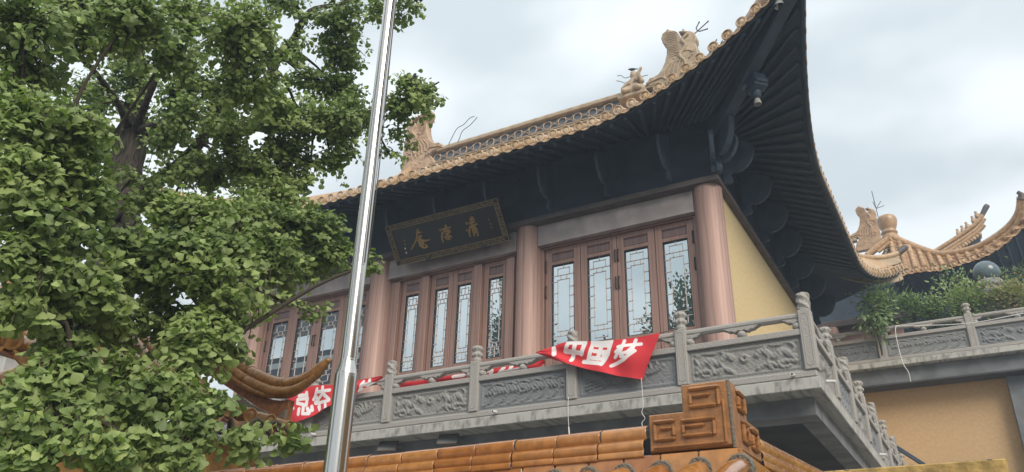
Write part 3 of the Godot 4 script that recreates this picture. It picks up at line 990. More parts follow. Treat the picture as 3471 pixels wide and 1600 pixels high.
func bal_meshes():
	var a := S.new()
	a.box(Vector3(0, 0.5, 0), Vector3(0.2, 1.0, 0.2), Basis(), 0.012)
	for sg in [1, -1]:
		for tr in [false, true]:                                 # long oval on two faces
			var l := []
			for i in 25:
				var t := TAU * i / 24
				var v := Vector3(0.055 * cos(t), 0.5 + 0.055 * sin(t) + (0.38 if sin(t) > 0 else -0.38), sg * 0.1)
				l.append(Vector3(v.z, v.y, v.x) if tr else v)
			a.tube(l, 0.007, 4, false)
	BM.shaft = a.mesh()
	a = S.new()                                                  # lotus cap: two tiers of petals
	a.lathe([Vector2(0.085, 0), Vector2(0.1, 0.03), Vector2(0.092, 0.05), Vector2(0.075, 0.06), Vector2(0.07, 0.075), Vector2(0.098, 0.11), Vector2(0.105, 0.15), Vector2(0.085, 0.185), Vector2(0.072, 0.195), Vector2(0.08, 0.21), Vector2(0.1, 0.235), Vector2(0.105, 0.28), Vector2(0.095, 0.31), Vector2(0, 0.318)], V, 18)
	for k in 9:
		var t := TAU * k / 9
		a.ball(Vector3(cos(t) * 0.092, 0.135, sin(t) * 0.092), Vector3(0.03, 0.04, 0.03), 6)
		a.ball(Vector3(cos(t) * 0.092, 0.262, sin(t) * 0.092), Vector3(0.03, 0.034, 0.03), 6)
	BM.cap0 = a.mesh()
	a = S.new()                                                  # drum cap with a coiled relief
	var n := FastNoiseLite.new()
	n.frequency = 9.0; n.seed = 4
	var rows := []
	for j in 21:
		var row := []
		for i in 33:
			var t := TAU * i / 32
			var y := 0.29 * (1 - j / 20.0)
			var r := 0.098 + 0.014 * sin(3 * t + y * 46 + 2.5 * n.get_noise_2d(cos(t) * 0.5, sin(t) * 0.5 + y)) + 0.008 * n.get_noise_3d(cos(t), y * 6, sin(t))
			if j == 0 or j == 20: r = 0.09
			row.append(Vector3(cos(t) * r, y + 0.005, -sin(t) * r))
		rows.append(row)
	a.grid(rows)
	a.lathe([Vector2(0.09, 0.295), Vector2(0.07, 0.305), Vector2(0, 0.308)], V, 16)
	BM.cap1 = a.mesh()
	a = S.new()                                                  # cloud bracket: scalloped, pale rim
	var half := [Vector2(0, -0.075), Vector2(0.04, -0.055), Vector2(0.075, -0.07), Vector2(0.11, -0.085), Vector2(0.15, -0.06), Vector2(0.2, -0.06), Vector2(0.25, -0.03), Vector2(0.3, -0.005), Vector2(0.33, 0.005)]
	var poly := PackedVector2Array()
	for i in range(half.size() - 1, -1, -1): poly.append(Vector2(-half[i].x, half[i].y))
	for i in range(1, half.size()): poly.append(half[i])
	a.prism(poly, -0.065, 0.065, Transform3D(), 0.014)
	BM.cloud = a.mesh()
	a = S.new()
	poly = PackedVector2Array([Vector2(0, 0.005)])
	for q in half: poly.append(q * Vector2(0.85, 1))
	a.prism(poly, -0.06, 0.06, Transform3D(), 0.012)
	BM.cloud_half = a.mesh()
	a = S.new()
	a.ball(V, Vector3(0.083, 0.07, 0.083), 14)
	BM.ball = a.mesh()
	for k in 3: BM["panel%d" % k] = carve(k, 1.84, 0.575)

func bal_run(o: Node3D, from: Vector3, dir: Vector3, step: float, count: int, first_cap: int, kinds: Array, mats: Array, skip_first := false):
	var B := Basis(dir, Vector3.UP, dir.cross(Vector3.UP))       # z of the basis faces outwards when dir runs to the right
	for i in count + 1:
		var p := from + dir * step * i
		if not (skip_first and i == 0):
			var post := put(o, "post", BM.shaft, M.stone, at(p, B))
			put(post, "post_cap", BM["cap%d" % ((first_cap + i) % 2)], M.stone, at(p + Vector3(0, 1.0, 0), B.rotated(Vector3.UP, i * 0.7)))
		if i == count: break
		var c := p + dir * step * 0.5
		var w := step - 0.2
		var a := S.new()
		var hb := w / 2
		var sect := [Vector2(-0.03, 0.055), Vector2(0.03, 0.055), Vector2(0.062, 0.02), Vector2(0.062, -0.02), Vector2(0.03, -0.055), Vector2(-0.03, -0.055), Vector2(-0.062, -0.02), Vector2(-0.062, 0.02)]
		for k in 8:
			var q: Vector2 = sect[k]
			var r: Vector2 = sect[(k + 1) % 8]
			a.quad(Vector3(-hb, q.y, q.x), Vector3(hb, q.y, q.x), Vector3(hb, r.y, r.x), Vector3(-hb, r.y, r.x), V)
		put(o, "handrail", a, M.stone, at(c + Vector3(0, 0.915, 0), B))
		a = S.new()
		a.box(V, Vector3(w, 0.105, 0.17), Basis(), 0.01)
		put(o, "middle_rail", a, M.stone, at(c + Vector3(0, 0.635, 0), B))
		put(o, "cloud_bracket", BM.cloud, M.stone, at(c + Vector3(0, 0.868, 0), B))
		put(o, "cloud_bracket", BM.cloud_half, M.stone, at(p + dir * 0.1 + Vector3(0, 0.868, 0), B))
		put(o, "cloud_bracket", BM.cloud_half, M.stone, at(p + dir * (step - 0.1) + Vector3(0, 0.868, 0), Basis(-dir, Vector3.UP, -B.z)))
		for t in [0.14, step * 0.5, step - 0.14]:
			put(o, "stone_ball", BM.ball, M.stone, at(p + dir * t + Vector3(0, 0.752, 0), B))
		a = S.new()
		a.box(Vector3(0, 0.29, -0.035), Vector3(w, 0.58, 0.06))
		var pn := put(o, "carved_panel", a, mats[i % mats.size()], at(c, B))
		put(pn, "relief", BM["panel%d" % kinds[i % kinds.size()]], mats[i % mats.size()], Transform3D(B.scaled_local(Vector3(w / 1.84, 1, 1)), c + Vector3(0, 0.003, 0) + B.z * 0.012), ["relief of two running beasts and a sun", "relief of lotus flowers", "relief of a bird with spread plumes"][kinds[i % kinds.size()]])

func balustrade_front():
	bal_meshes()
	var o := thing("stone_balustrade", "carved grey stone balustrade round the temple hall's balcony, with the red banners on it", "balustrade", Vector3(-2.06, 5.625, -13.1))
	bal_run(o, Vector3(-18.62, 5.625, -13.1), Vector3(1, 0, 0), 2.07, 8, 1, [1, 0, 2, 2, 0, 1, 2, 0], [M.stone_dark, M.stone_dark, M.stone_green, M.stone_green, M.stone_green, M.stone_blue, M.stone_blue, M.stone_green])
	bal_run(o, Vector3(-2.06, 5.625, -13.1), Vector3(0, 0, -1), 1.82, 7, 1, [2, 1, 0, 2, 1, 0], [M.stone_green, M.stone_blue], true)

# ------------------------------------------------------------------ the second building to the right, a storey higher
func annex():
	var o := thing("garden_pavilion", "second temple building on the right with roof garden terrace, vase finial and sweeping tan roof", "building", Vector3(0, 0, -30))
	var a := S.new()
	a.box(Vector3(1.5, 9.19, -27.0), Vector3(13, 0.17, 4.2), Basis(), 0.012)
	put(o, "terrace_slab", a, M.concrete)
	boxed(o, "terrace_base", Vector3(1.5, 9.32, -26.8), Vector3(12.9, 0.1, 3.8), M.stone, 0.012)
	boxed(o, "terrace_beam", Vector3(1.5, 8.88, -25.4), Vector3(12.8, 0.44, 0.5), M.grey_beam, 0.01)
	boxed(o, "beam_trim", Vector3(1.5, 8.64, -25.38), Vector3(12.8, 0.055, 0.58), M.dark_paint, 0.008)
	boxed(o, "lower_wall", Vector3(-1.4, 4.45, -25.95), Vector3(4.9, 8.9, 0.3), M.brown_wall)
	boxed(o, "wall_pier", Vector3(1.32, 4.3, -25.75), Vector3(0.75, 8.6, 0.6), M.grey_beam, 0.02)
	a = S.new()
	a.lathe([Vector2(0.34, 0), Vector2(0.34, 8.6)], Vector3(1.75, 0, -25.7), 24)
	put(o, "column", a, M.copper)
	boxed(o, "wall_under_terrace", Vector3(5, 4.3, -27), Vector3(6, 8.6, 0.3), M.brown_wall)
	# upper storey
	boxed(o, "dark_upper_wall", Vector3(0, 11.1, -31.2), Vector3(17, 3.8, 0.3), M.soffit)
	boxed(o, "dark_upper_wall", Vector3(-5.2, 11.5, -31.0), Vector3(7.8, 4.8, 0.29), M.soffit)  # added to close the sky gap; stands for the hall's dark eave undersides
	boxed(o, "mauve_wall", Vector3(-2.7, 10.4, -28.2), Vector3(2.5, 2.2, 0.2), M.door)
	boxed(o, "mauve_beam", Vector3(-2.6, 11.62, -28.0), Vector3(2.9, 0.22, 0.5), M.beam, 0.01)
	a = S.new()
	a.lathe([Vector2(0.24, 9.3), Vector2(0.24, 11.5)], Vector3(-3.62, 0, -27.9), 20)
	put(o, "column", a, M.copper)
	# roof whose hip sweeps down and up again to the right corner
	var hip := curve(pts3([[-1.39, 15.42], [-0.78, 14.93], [-0.4, 14.64], [-0.05, 14.42], [0.24, 14.34], [0.78, 14.32], [1.34, 14.4], [1.77, 14.58], [2.22, 14.84], [2.55, 15.13], [2.78, 15.48], [2.92, 15.95]], -30.0), 3)
	for i in hip.size(): hip[i].z = lerpf(-30.4, -28.2, float(i) / (hip.size() - 1))
	for i in hip.size(): hip[i] = Vector3(hip[i].x * hip[i].z / -30.0, 1.6 + (hip[i].y - 1.6) * hip[i].z / -30.0, hip[i].z)
	var ev := curve(pts3([[-1.5, 13.12], [-1.15, 13.18], [-0.74, 13.21], [-0.35, 13.18], [-0.01, 13.13], [0.38, 13.18], [0.73, 13.25], [1.07, 13.3], [1.45, 13.41], [1.87, 13.63], [2.31, 13.94], [2.61, 14.18], [2.85, 14.5]], -28.4), 3)
	a = S.new()
	var rows := []
	for j in 7:
		var t := j / 6.0
		var row := []
		for i in 41:
			var x := lerpf(-1.45, 2.8, i / 40.0)
			var p := along(hip, x).lerp(along(ev, x) + Vector3(0, 0.1, 0), t)
			p.y -= 0.22 * sin(PI * t)
			row.append(p)
		rows.append(row)
	a.grid(rows)
	var roof := put(o, "roof", a, M.annex_tile_b)
	var mm := [M.annex_tile, M.annex_tile_b, M.annex_tile_c]
	var tl := tile_meshes()
	for i in 15:
		var x := -1.3 + 0.285 * i
		if x > 2.75: break
		var l := []
		for j in 9:
			var t := j / 8.0
			var p := along(hip, x - 0.12 * (1 - t)).lerp(along(ev, x) + Vector3(0, 0.1, 0), t)
			p.y -= 0.22 * sin(PI * t) - 0.05
			l.append(p)
		a = S.new()
		for j in 8: a.tube([l[j], l[j + 1]], [0.085, 0.095], 8, true)
		put(roof, "barrel_tile_row", a, mm[i % 3])
		var e: Vector3 = along(ev, x) + Vector3(0, 0.12, 0)
		var tg := (along(ev, x + 0.1) - along(ev, x - 0.1)).normalized()
		var B := Basis(tg, Vector3.BACK.cross(tg), Vector3.BACK)
		put(roof, "round_tile", tl[0], mm[(i + 1) % 3], at(e, B))
		put(roof, "drip_tile", tl[1], mm[(i + 2) % 3], at(along(ev, x + 0.14) + Vector3(0, 0.14, -0.02), B))
	a = S.new()
	a.tube(hip.map(func(q): return q + Vector3(0, 0.02, 0.05)), 0.13, 8)
	a.tube(hip.map(func(q): return q + Vector3(0, -0.17, 0.08)), 0.09, 8)
	put(roof, "hip_ridge", a, M.annex_tile)
	a = S.new()
	a.tube([hip[-1] + Vector3(-0.02, -0.1, 0.05), hip[-1] + Vector3(0.02, 0.1, 0.08), hip[-1] + Vector3(-0.06, 0.2, 0.08)], [0.13, 0.09, 0.06], 8)
	put(roof, "ridge_tip", a, M.beam)
	a = S.new()
	var s0 := []
	var s1 := []
	for i in 31:
		var x := lerpf(-1.6, 3.2, i / 30.0)
		var e: Vector3 = along(ev, minf(x, 2.8)) + Vector3(maxf(0, x - 2.8), 0.08, -0.05)
		s0.append(e)
		s1.append(Vector3(x + 0.3, 12.75, -31.0))
	a.grid([s0, s1], [], true, true)
	put(roof, "soffit_boards", a, M.soffit)
	for i in 14:
		var x := -1.3 + 0.3 * i
		a = S.new()
		a.tube([along(ev, x) + Vector3(0, 0.02, -0.15), Vector3(x + 0.3, 12.7, -30.9)], 0.05, 6)
		put(roof, "rafter", a, M.rafter)
	# little gable with the vase finial
	a = S.new()
	a.tube([Vector3(-2.25, 14.85, -30.0), Vector3(-1.42, 15.42, -30.1)], 0.13, 8)
	a.tube([Vector3(-1.85, 14.9, -29.95), Vector3(-1.42, 15.2, -30.0)], 0.07, 8)
	put(o, "gable_ridge", a, M.annex_tile)
	a = S.new()
	a.prism(PackedVector2Array([Vector2(-2.1, 14.4), Vector2(-0.7, 14.4), Vector2(-1.4, 15.3)]), -30.4, -30.05)
	for k in 9: a.ball(Vector3(-1.4 + 0.11 * sin(k * 2.3) * 2, 14.72 + 0.04 * k, -30.03), Vector3(0.1, 0.07, 0.06), 6, Basis(Vector3.BACK, k))
	put(o, "gable_carving", a, M.ridge_clay)
	a = S.new()
	a.lathe([Vector2(0.3, 15.3), Vector2(0.31, 15.86), Vector2(0.32, 15.93), Vector2(0.3, 15.99), Vector2(0.25, 16.02), Vector2(0.24, 16.08), Vector2(0.28, 16.11), Vector2(0.295, 16.16), Vector2(0.27, 16.21), Vector2(0.235, 16.235), Vector2(0.25, 16.28), Vector2(0.31, 16.42), Vector2(0.35, 16.6), Vector2(0.352, 16.71), Vector2(0.31, 16.81), Vector2(0.17, 16.87), Vector2(0, 16.885)], Vector3(-1.4, -0.3, -30.6), 24)
	put(o, "vase_finial", a, M.annex_vase)
	# roof behind: ridge end, lightning rod, upturned ridge with five beasts
	put(o, "ridge_ornament", BM_chiwen, M.annex_vase, Transform3D(Basis.from_scale(Vector3(0.76, 0.8, 0.8)), Vector3(-2.0 + 4.95 * 0.76, 19.98 - 18.78 * 0.8, -36.05 + 19.45 * 0.8)), "dragon ridge end behind the vase finial")
	a = S.new()
	a.box(Vector3(-4.6, 18.35, -36.05), Vector3(3.2, 0.12, 0.3))
	a.box(Vector3(-4.6, 17.6, -36.05), Vector3(3.2, 0.16, 0.3))
	for k in 10:
		for j in 2: a.ring(Vector3(-3.3 - 0.26 * k, 17.85 + 0.27 * j, -36.05), 0.13, 0.03, Basis(), 0, TAU, 12, 4)
	put(o, "rear_ridge", a, M.ridge_clay)
	a = S.new()
	a.tube([Vector3(-1.9, 17.9, -36), Vector3(-2.01, 20.6, -36)], 0.016, 5)
	for e in [[-1.72, 20.0], [-1.62, 19.75], [-2.05, 20.05]]: a.tube([Vector3(-1.97, 19.68, -36), Vector3(e[0], e[1], -36)], 0.014, 4)
	put(o, "lightning_rod", a, M.wire)
	var r2 := curve(pts3([[-0.6, 16.9], [-0.03, 17.16], [0.56, 17.44], [1.11, 17.72], [1.55, 17.97], [1.87, 18.25], [2.15, 18.66], [2.26, 18.8]], -36), 3)
	a = S.new()
	a.tube(r2, 0.1, 8)
	a.tube(r2.slice(0, r2.size() - 5).map(func(q): return q + Vector3(0.05, -0.2, 0.05)), 0.08, 8)
	a.tube(r2.slice(0, r2.size() - 6).map(func(q): return q + Vector3(0.08, -0.36, 0.08)), 0.09, 6)
	var rear := put(o, "rear_hip_ridge", a, M.annex_tile)
	a = S.new()
	a.tube(r2.slice(r2.size() - 6), [0.1, 0.11, 0.115, 0.12, 0.11, 0.1], 8)
	put(rear, "ridge_tip", a, M.beam)
	for i in 11:
		var x := 0.45 + 0.115 * i
		a = S.new()
		a.lathe([Vector2(0, 0.01), Vector2(0.08, 0.01), Vector2(0.09, -0.02), Vector2(0.08, -0.4)].map(func(q): return Vector2(q.x, -q.y)), along(r2, x) + Vector3(0.1, -0.5, 0.15), 10, Basis(Vector3.RIGHT, -PI / 2))
		put(rear, "round_tile", a, mm[i % 3])
	a = S.new()
	a.prism(PackedVector2Array([Vector2(0.7, 16.85), Vector2(1.0, 17.02), Vector2(1.4, 17.32), Vector2(1.62, 17.55), Vector2(1.72, 17.5), Vector2(1.65, 17.2), Vector2(1.72, 16.9), Vector2(1.66, 16.6), Vector2(0.6, 16.4)]), -36.6, -35.95)
	put(rear, "corner_soffit", a, M.soffit)
	a = S.new()
	a.box(Vector3(-1, 16.2, -36.6), Vector3(6, 1.4, 0.5))
	put(o, "rear_roof", a, M.soffit)
	for k in 5:
		var q: Vector3 = [Vector3(0.96, 17.72, -36), Vector3(1.15, 17.84, -36), Vector3(1.34, 17.96, -36), Vector3(1.61, 18.18, -36), Vector3(1.78, 18.37, -36)][k]
		var m := nets([[q + Vector3(0, 0, 0), q + Vector3(0, 0.14, 0), 0.08, 0.06], [q + Vector3(-0.01, 0.22, 0), q + Vector3(-0.04, 0.22, 0), 0.05, 0.04], [q + Vector3(0.05, 0.0, 0), q + Vector3(0.1, 0.1, 0), 0.04, 0.03], [q + Vector3(-0.05, -0.06, 0), q + Vector3(-0.05, 0.08, 0), 0.03, 0.04]], 0.025, 0.03)
		put(rear, "ridge_beast", m, M.ridge_clay_pink)
	# terrace balustrade
	var b := thing("stone_balustrade", "grey stone balustrade of the planted roof terrace, with a white cable along it", "balustrade", Vector3(0.4, 9.37, -25.05))
	bal_run(b, Vector3(-4.3, 9.37, -25.1), Vector3(1, 0, 0), 2.35, 4, 0, [1, 1, 0, 2], [M.stone_blue, M.stone_dark])
	a = S.new()
	a.tube(curve([Vector3(3.2, 10.1, -24.8), Vector3(1.72, 10.07, -24.8), Vector3(0.5, 10.0, -24.8), Vector3(-0.59, 10.1, -24.8), Vector3(-1.35, 10.2, -24.8), Vector3(-1.46, 10.18, -24.75), Vector3(-1.5, 9.81, -24.72), Vector3(-1.46, 9.1, -24.72), Vector3(-1.37, 8.83, -24.75), Vector3(-1.36, 8.56, -24.8)], 6), 0.011, 6)
	tag(put(self, "cable", a, M.white_plastic), "thin white cable running along the terrace balustrade and hanging off it", "cable")
	# polished sphere on its carved stand
	var sp := thing("stone_sphere", "polished blue-grey stone sphere on a carved stand among the terrace plants", "stone sphere", Vector3(1.14, 11.0, -25.8))
	a = S.new()
	a.ball(Vector3(1.14, 11.78, -25.8), Vector3.ONE * 0.36, 40)
	put(sp, "sphere", a, M.blue_stone)
	a = S.new()
	a.lathe([Vector2(0.3, 9.4), Vector2(0.3, 10.9), Vector2(0.42, 11.0), Vector2(0.44, 11.1), Vector2(0.36, 11.16), Vector2(0.34, 11.3), Vector2(0.38, 11.46), Vector2(0.34, 11.5)], Vector3(1.14, 0, -25.8), 24)
	for k in 14: a.ring(Vector3(1.14 + 0.36 * cos(TAU * k / 14), 11.3, -25.8 + 0.36 * sin(TAU * k / 14)), 0.06, 0.015, Basis(Vector3.UP, PI / 2 - TAU * k / 14), 0, 5.0, 10, 4)
	put(sp, "carved_stand", a, M.stone_dark)
	terrace_plants()

func leaf_mesh(kind: int, tint = null) -> ArrayMesh:          # 0 ginkgo fan on its stalk, 1 lens, 2 long blade; unit size, grows along +y, faces +z
	var st := SurfaceTool.new()
	st.begin(Mesh.PRIMITIVE_TRIANGLES)
	st.set_smooth_group(0)
	var add := func(a, b, c):
		for q in [a, b, c]:
			if tint != null: st.set_color(tint)
			st.add_vertex(q)
	if kind == 0:
		var n := 8
		var base := Vector3(0, 0, 0)
		var l := []
		for i in n + 1:
			var t := i / float(n) * 2 - 1
			var a := t * 1.05
			var r := 0.95 + 0.05 * cos(t * 9.0) - (0.2 if absf(t) < 0.1 else 0.0) - 0.1 * t * t
			l.append(Vector3(sin(a) * r * 0.72, cos(a) * r, -0.13 * t * t + 0.02 * sin(t * 7.0) - 0.1))
		for i in n: add.call(base, l[i], l[i + 1])
		add.call(Vector3(-0.018, 0, 0), Vector3(0.018, 0, 0), Vector3(0, -0.75, 0.12))
	elif kind == 1:
		add.call(Vector3.ZERO, Vector3(-0.3, 0.45, -0.06), Vector3(0, 0.5, 0.04))
		add.call(Vector3.ZERO, Vector3(0, 0.5, 0.04), Vector3(0.3, 0.45, -0.06))
		add.call(Vector3(-0.3, 0.45, -0.06), Vector3(0, 1, -0.1), Vector3(0, 0.5, 0.04))
		add.call(Vector3(0, 0.5, 0.04), Vector3(0, 1, -0.1), Vector3(0.3, 0.45, -0.06))
	else:
		add.call(Vector3(-0.03, 0, 0), Vector3(-0.07, 0.5, 0.05), Vector3(0.07, 0.5, 0.05))
		add.call(Vector3(-0.07, 0.5, 0.05), Vector3(0, 1, -0.18), Vector3(0.07, 0.5, 0.05))
	st.generate_normals()
	return st.commit()

var LX: Array[Transform3D] = []
var LC: PackedColorArray = []
var limbs := []
var clump := 0.5
var twigs: S

func leaf_color() -> Color:
	var c := (Color(0.115, 0.175, 0.045).lerp(Color(0.33, 0.41, 0.14), clump * 0.55 + 0.45 * rng.randf()))
	if rng.randf() < 0.08: c = Color(0.36, 0.46, 0.16)
	return c

func shoot(p: Vector3, out: Vector3, size: float, n: int):     # a spur with a whorl of leaves that hang and spread
	for i in n:
		var a := TAU * (i + rng.randf() * 0.6) / n
		var d := (out * 0.5 + Vector3(cos(a), rng.randf_range(-0.75, 0.35), sin(a))).normalized()
		var s := size * rng.randf_range(0.7, 1.2)
		var b := p + d * s * 0.75
		var nrm := (Vector3.UP * rng.randf_range(0.0, 0.8) + d * 0.3 + Vector3(rng.randf_range(-0.6, 0.9), rng.randf_range(-0.3, 0.3), rng.randf_range(-0.4, 1.0))).normalized()
		var y := (d * 0.7 + Vector3.DOWN * rng.randf_range(0.2, 1.0)).normalized()
		var x := y.cross(nrm).normalized()
		var z := x.cross(y)
		LX.append(Transform3D(Basis(x * s, y * s, z * s), b))
		LC.append(leaf_color())

func cl(x: float, y: float, z: float, rx: float, ry: float, dens: float):
	var c := Vector3(x, y, z)
	var best := Vector3.ZERO
	var bd := 1e9
	for l in limbs:
		for q in l:
			var d: float = q.distance_squared_to(c)
			if d < bd:
				bd = d; best = q
	twigs.tube(curve([best, best.lerp(c, 0.5) + Vector3(rng.randf_range(-0.1, 0.1), 0.12, rng.randf_range(-0.1, 0.1)), c], 3), [0.022, 0.02, 0.018, 0.016, 0.014, 0.012, 0.01], 5, false)
	var n := int(dens * (185.0 if c.length() < 9.5 else 140.0) * rx * ry / 0.075)
	var ntw := maxi(3, n / 6)
	clump = rng.randf()
	for t in ntw:
		var dir := Vector3(rng.randfn() * rx, rng.randfn() * ry, rng.randfn() * rx) * 0.54
		if dir.length() > 1.2 * maxf(rx, ry): dir *= 0.6
		var e := c + dir
		var m := c.lerp(e, 0.5) + Vector3(0, 0.08, 0)
		twigs.tube([c, m, e + Vector3(0, -0.05, 0)], [0.008, 0.006, 0.003], 4, false)
		for k in 6:
			var u := rng.randf_range(0.3, 1.0)
			var p := c.lerp(m, u * 2) if u < 0.5 else m.lerp(e, u * 2 - 1)
			shoot(p + Vector3(rng.randf_range(-0.06, 0.06), rng.randf_range(-0.08, 0.04), rng.randf_range(-0.06, 0.06)), dir.normalized(), 0.06 * rng.randf_range(0.7, 1.25), rng.randi_range(3, 5))

func ginkgo():
	rng.seed = 31
	var o := thing("ginkgo_tree", "leafy ginkgo tree with a thick dark trunk filling the left side", "tree", Vector3(-8.9, 0, -5.8))
	twigs = S.new()
	var L := []
	L.append([Vector4(-8.95, 0, -5.8, 0.33), Vector4(-9.0, 3.0, -5.8, 0.29), Vector4(-9.16, 6.03, -5.80, 0.270), Vector4(-9.35, 6.53, -5.80, 0.260), Vector4(-9.52, 7.19, -5.80, 0.230), Vector4(-9.56, 7.72, -5.80, 0.215), Vector4(-9.63, 8.21, -5.80, 0.190), Vector4(-9.91, 9.23, -5.80, 0.100), Vector4(-10.23, 10.28, -5.80, 0.060), Vector4(-10.50, 11.24, -5.80, 0.030)])
	L.append([Vector4(-9.58, 7.95, -5.80, 0.060), Vector4(-8.81, 8.09, -5.40, 0.045), Vector4(-8.44, 8.35, -5.21, 0.050), Vector4(-8.01, 8.71, -4.95, 0.030)])
	L.append([Vector4(-9.65, 8.08, -5.80, 0.060), Vector4(-8.91, 7.88, -5.03, 0.045), Vector4(-8.20, 7.58, -4.25, 0.030), Vector4(-7.54, 7.15, -3.52, 0.030)])
	L.append([Vector4(-9.55, 8.05, -5.80, 0.060), Vector4(-8.24, 7.56, -5.37, 0.045), Vector4(-7.66, 7.56, -5.19, 0.030)])
	L.append([Vector4(-9.33, 6.89, -5.80, 0.100), Vector4(-8.60, 6.91, -5.69, 0.085), Vector4(-8.02, 7.04, -5.61, 0.080), Vector4(-7.60, 7.31, -5.54, 0.065), Vector4(-7.17, 7.89, -5.49, 0.060), Vector4(-6.85, 8.35, -5.34, 0.035)])
	L.append([Vector4(-7.60, 7.31, -5.54, 0.070), Vector4(-7.01, 7.28, -5.74, 0.060), Vector4(-6.34, 7.21, -5.87, 0.050), Vector4(-5.75, 7.32, -6.18, 0.035), Vector4(-5.15, 7.59, -6.45, 0.020), Vector4(-4.85, 7.75, -6.54, 0.008)])
	L.append([Vector4(-7.01, 7.28, -5.74, 0.060), Vector4(-6.77, 8.16, -5.67, 0.060), Vector4(-6.54, 8.38, -5.67, 0.050), Vector4(-6.25, 8.70, -5.61, 0.040), Vector4(-5.91, 8.84, -5.80, 0.025), Vector4(-5.33, 8.80, -5.86, 0.020), Vector4(-4.86, 8.66, -6.06, 0.010)])
	L.append([Vector4(-9.35, 6.78, -5.80, 0.130), Vector4(-7.93, 5.62, -4.57, 0.090), Vector4(-6.45, 4.88, -3.41, 0.060), Vector4(-5.66, 4.68, -2.74, 0.035)])
	L.append([Vector4(-9.34, 6.65, -5.80, 0.130), Vector4(-7.20, 5.27, -5.00, 0.090), Vector4(-5.56, 4.35, -4.39, 0.060), Vector4(-4.95, 3.79, -4.29, 0.030)])
	L.append([Vector4(-7.20, 5.27, -5.00, 0.080), Vector4(-6.28, 5.39, -5.21, 0.060), Vector4(-5.90, 5.49, -5.73, 0.030), Vector4(-5.56, 5.40, -6.12, 0.010)])
	L.append([Vector4(-9.35, 6.53, -5.80, 0.120), Vector4(-6.80, 4.57, -4.14, 0.080), Vector4(-5.58, 3.53, -3.38, 0.050), Vector4(-4.75, 2.89, -2.87, 0.030), Vector4(-4.48, 2.62, -2.84, 0.015)])
	L.append([Vector4(-5.56, 4.35, -4.39, 0.050), Vector4(-5.12, 3.54, -4.03, 0.040), Vector4(-4.58, 2.96, -3.63, 0.025), Vector4(-4.36, 2.84, -3.93, 0.012)])
	var trunk := S.new()
	for i in L.size():
		var p := []
		var r := []
		for q in L[i]:
			p.append(Vector3(q.x, q.y, q.z)); r.append(q.w)
		var c := curve(p, 5)
		limbs.append(c)
		var rr := []
		for k in c.size():
			var f := float(k) / 5.0
			var b := int(f)
			rr.append(lerpf(r[b], r[mini(b + 1, r.size() - 1)], f - b) * (1.0 + 0.05 * sin(k * 2.1)))
		var a := S.new()
		a.tube(c, rr, 14 if i == 0 else 9)
		put(o, "trunk" if i == 0 else "limb", a, M.bark)
	cl(-6.12, 6.08, -2.55, 0.46, 0.31, 1.00); cl(-6.59, 6.85, -3.16, 0.48, 0.26, 1.00); cl(-5.63, 6.36, -3.11, 0.39, 0.31, 1.20); cl(-5.90, 6.49, -3.69, 0.33, 0.29, 1.00)
	cl(-6.62, 7.75, -4.29, 0.48, 0.29, 1.00); cl(-5.71, 7.09, -4.27, 0.52, 0.44, 1.30); cl(-5.83, 6.70, -4.58, 0.39, 0.35, 1.00); cl(-6.47, 8.71, -5.35, 0.37, 0.21, 0.70)
	cl(-6.06, 8.68, -5.85, 0.53, 0.32, 0.80); cl(-6.25, 5.80, -2.71, 0.31, 0.23, 1.00); cl(-5.96, 5.34, -2.60, 0.22, 0.18, 1.00); cl(-6.71, 6.63, -3.27, 0.35, 0.20, 0.80)
	cl(-6.47, 6.80, -3.48, 0.30, 0.22, 1.00); cl(-5.45, 4.80, -2.51, 0.30, 0.26, 1.30); cl(-5.46, 4.95, -2.81, 0.37, 0.24, 1.20); cl(-5.31, 4.36, -2.55, 0.28, 0.25, 1.20)
	cl(-5.55, 4.67, -2.96, 0.34, 0.20, 1.00); cl(-5.82, 5.09, -3.19, 0.18, 0.16, 0.80); cl(-5.54, 4.52, -3.13, 0.30, 0.20, 1.00); cl(-5.33, 4.10, -2.76, 0.38, 0.22, 1.20)
	cl(-5.28, 3.84, -2.61, 0.21, 0.18, 1.20); cl(-7.01, 6.87, -4.80, 0.34, 0.29, 0.60); cl(-7.15, 6.39, -5.09, 0.34, 0.29, 0.60); cl(-6.79, 6.78, -5.20, 0.39, 0.29, 0.70)
	cl(-7.36, 6.56, -5.60, 0.36, 0.30, 0.50); cl(-6.34, 7.04, -5.50, 0.44, 0.29, 1.00); cl(-6.03, 7.03, -5.84, 0.53, 0.29, 1.20); cl(-5.73, 7.16, -6.02, 0.44, 0.34, 1.00)
	cl(-6.31, 7.99, -6.35, 0.48, 0.32, 0.90); cl(-6.57, 8.05, -6.03, 0.37, 0.21, 0.80); cl(-6.11, 8.39, -6.12, 0.43, 0.32, 0.90); cl(-5.04, 7.51, -6.30, 0.34, 0.24, 0.90)
	cl(-5.26, 7.30, -6.31, 0.24, 0.29, 0.80); cl(-4.89, 7.45, -6.47, 0.17, 0.19, 0.50); cl(-5.35, 7.03, -6.47, 0.19, 0.19, 0.50); cl(-5.47, 6.86, -6.51, 0.22, 0.10, 0.40)
	cl(-5.02, 7.60, -6.22, 0.15, 0.10, 0.50); cl(-4.91, 8.63, -6.06, 0.41, 0.09, 0.60); cl(-5.18, 8.46, -6.03, 0.15, 0.20, 0.60); cl(-5.34, 8.50, -5.84, 0.20, 0.20, 0.80)
	cl(-6.23, 6.63, -6.00, 0.29, 0.34, 0.55); cl(-6.03, 6.74, -6.10, 0.24, 0.24, 0.50); cl(-6.42, 6.40, -5.98, 0.24, 0.29, 0.60); cl(-5.90, 6.84, -6.14, 0.19, 0.19, 0.50)
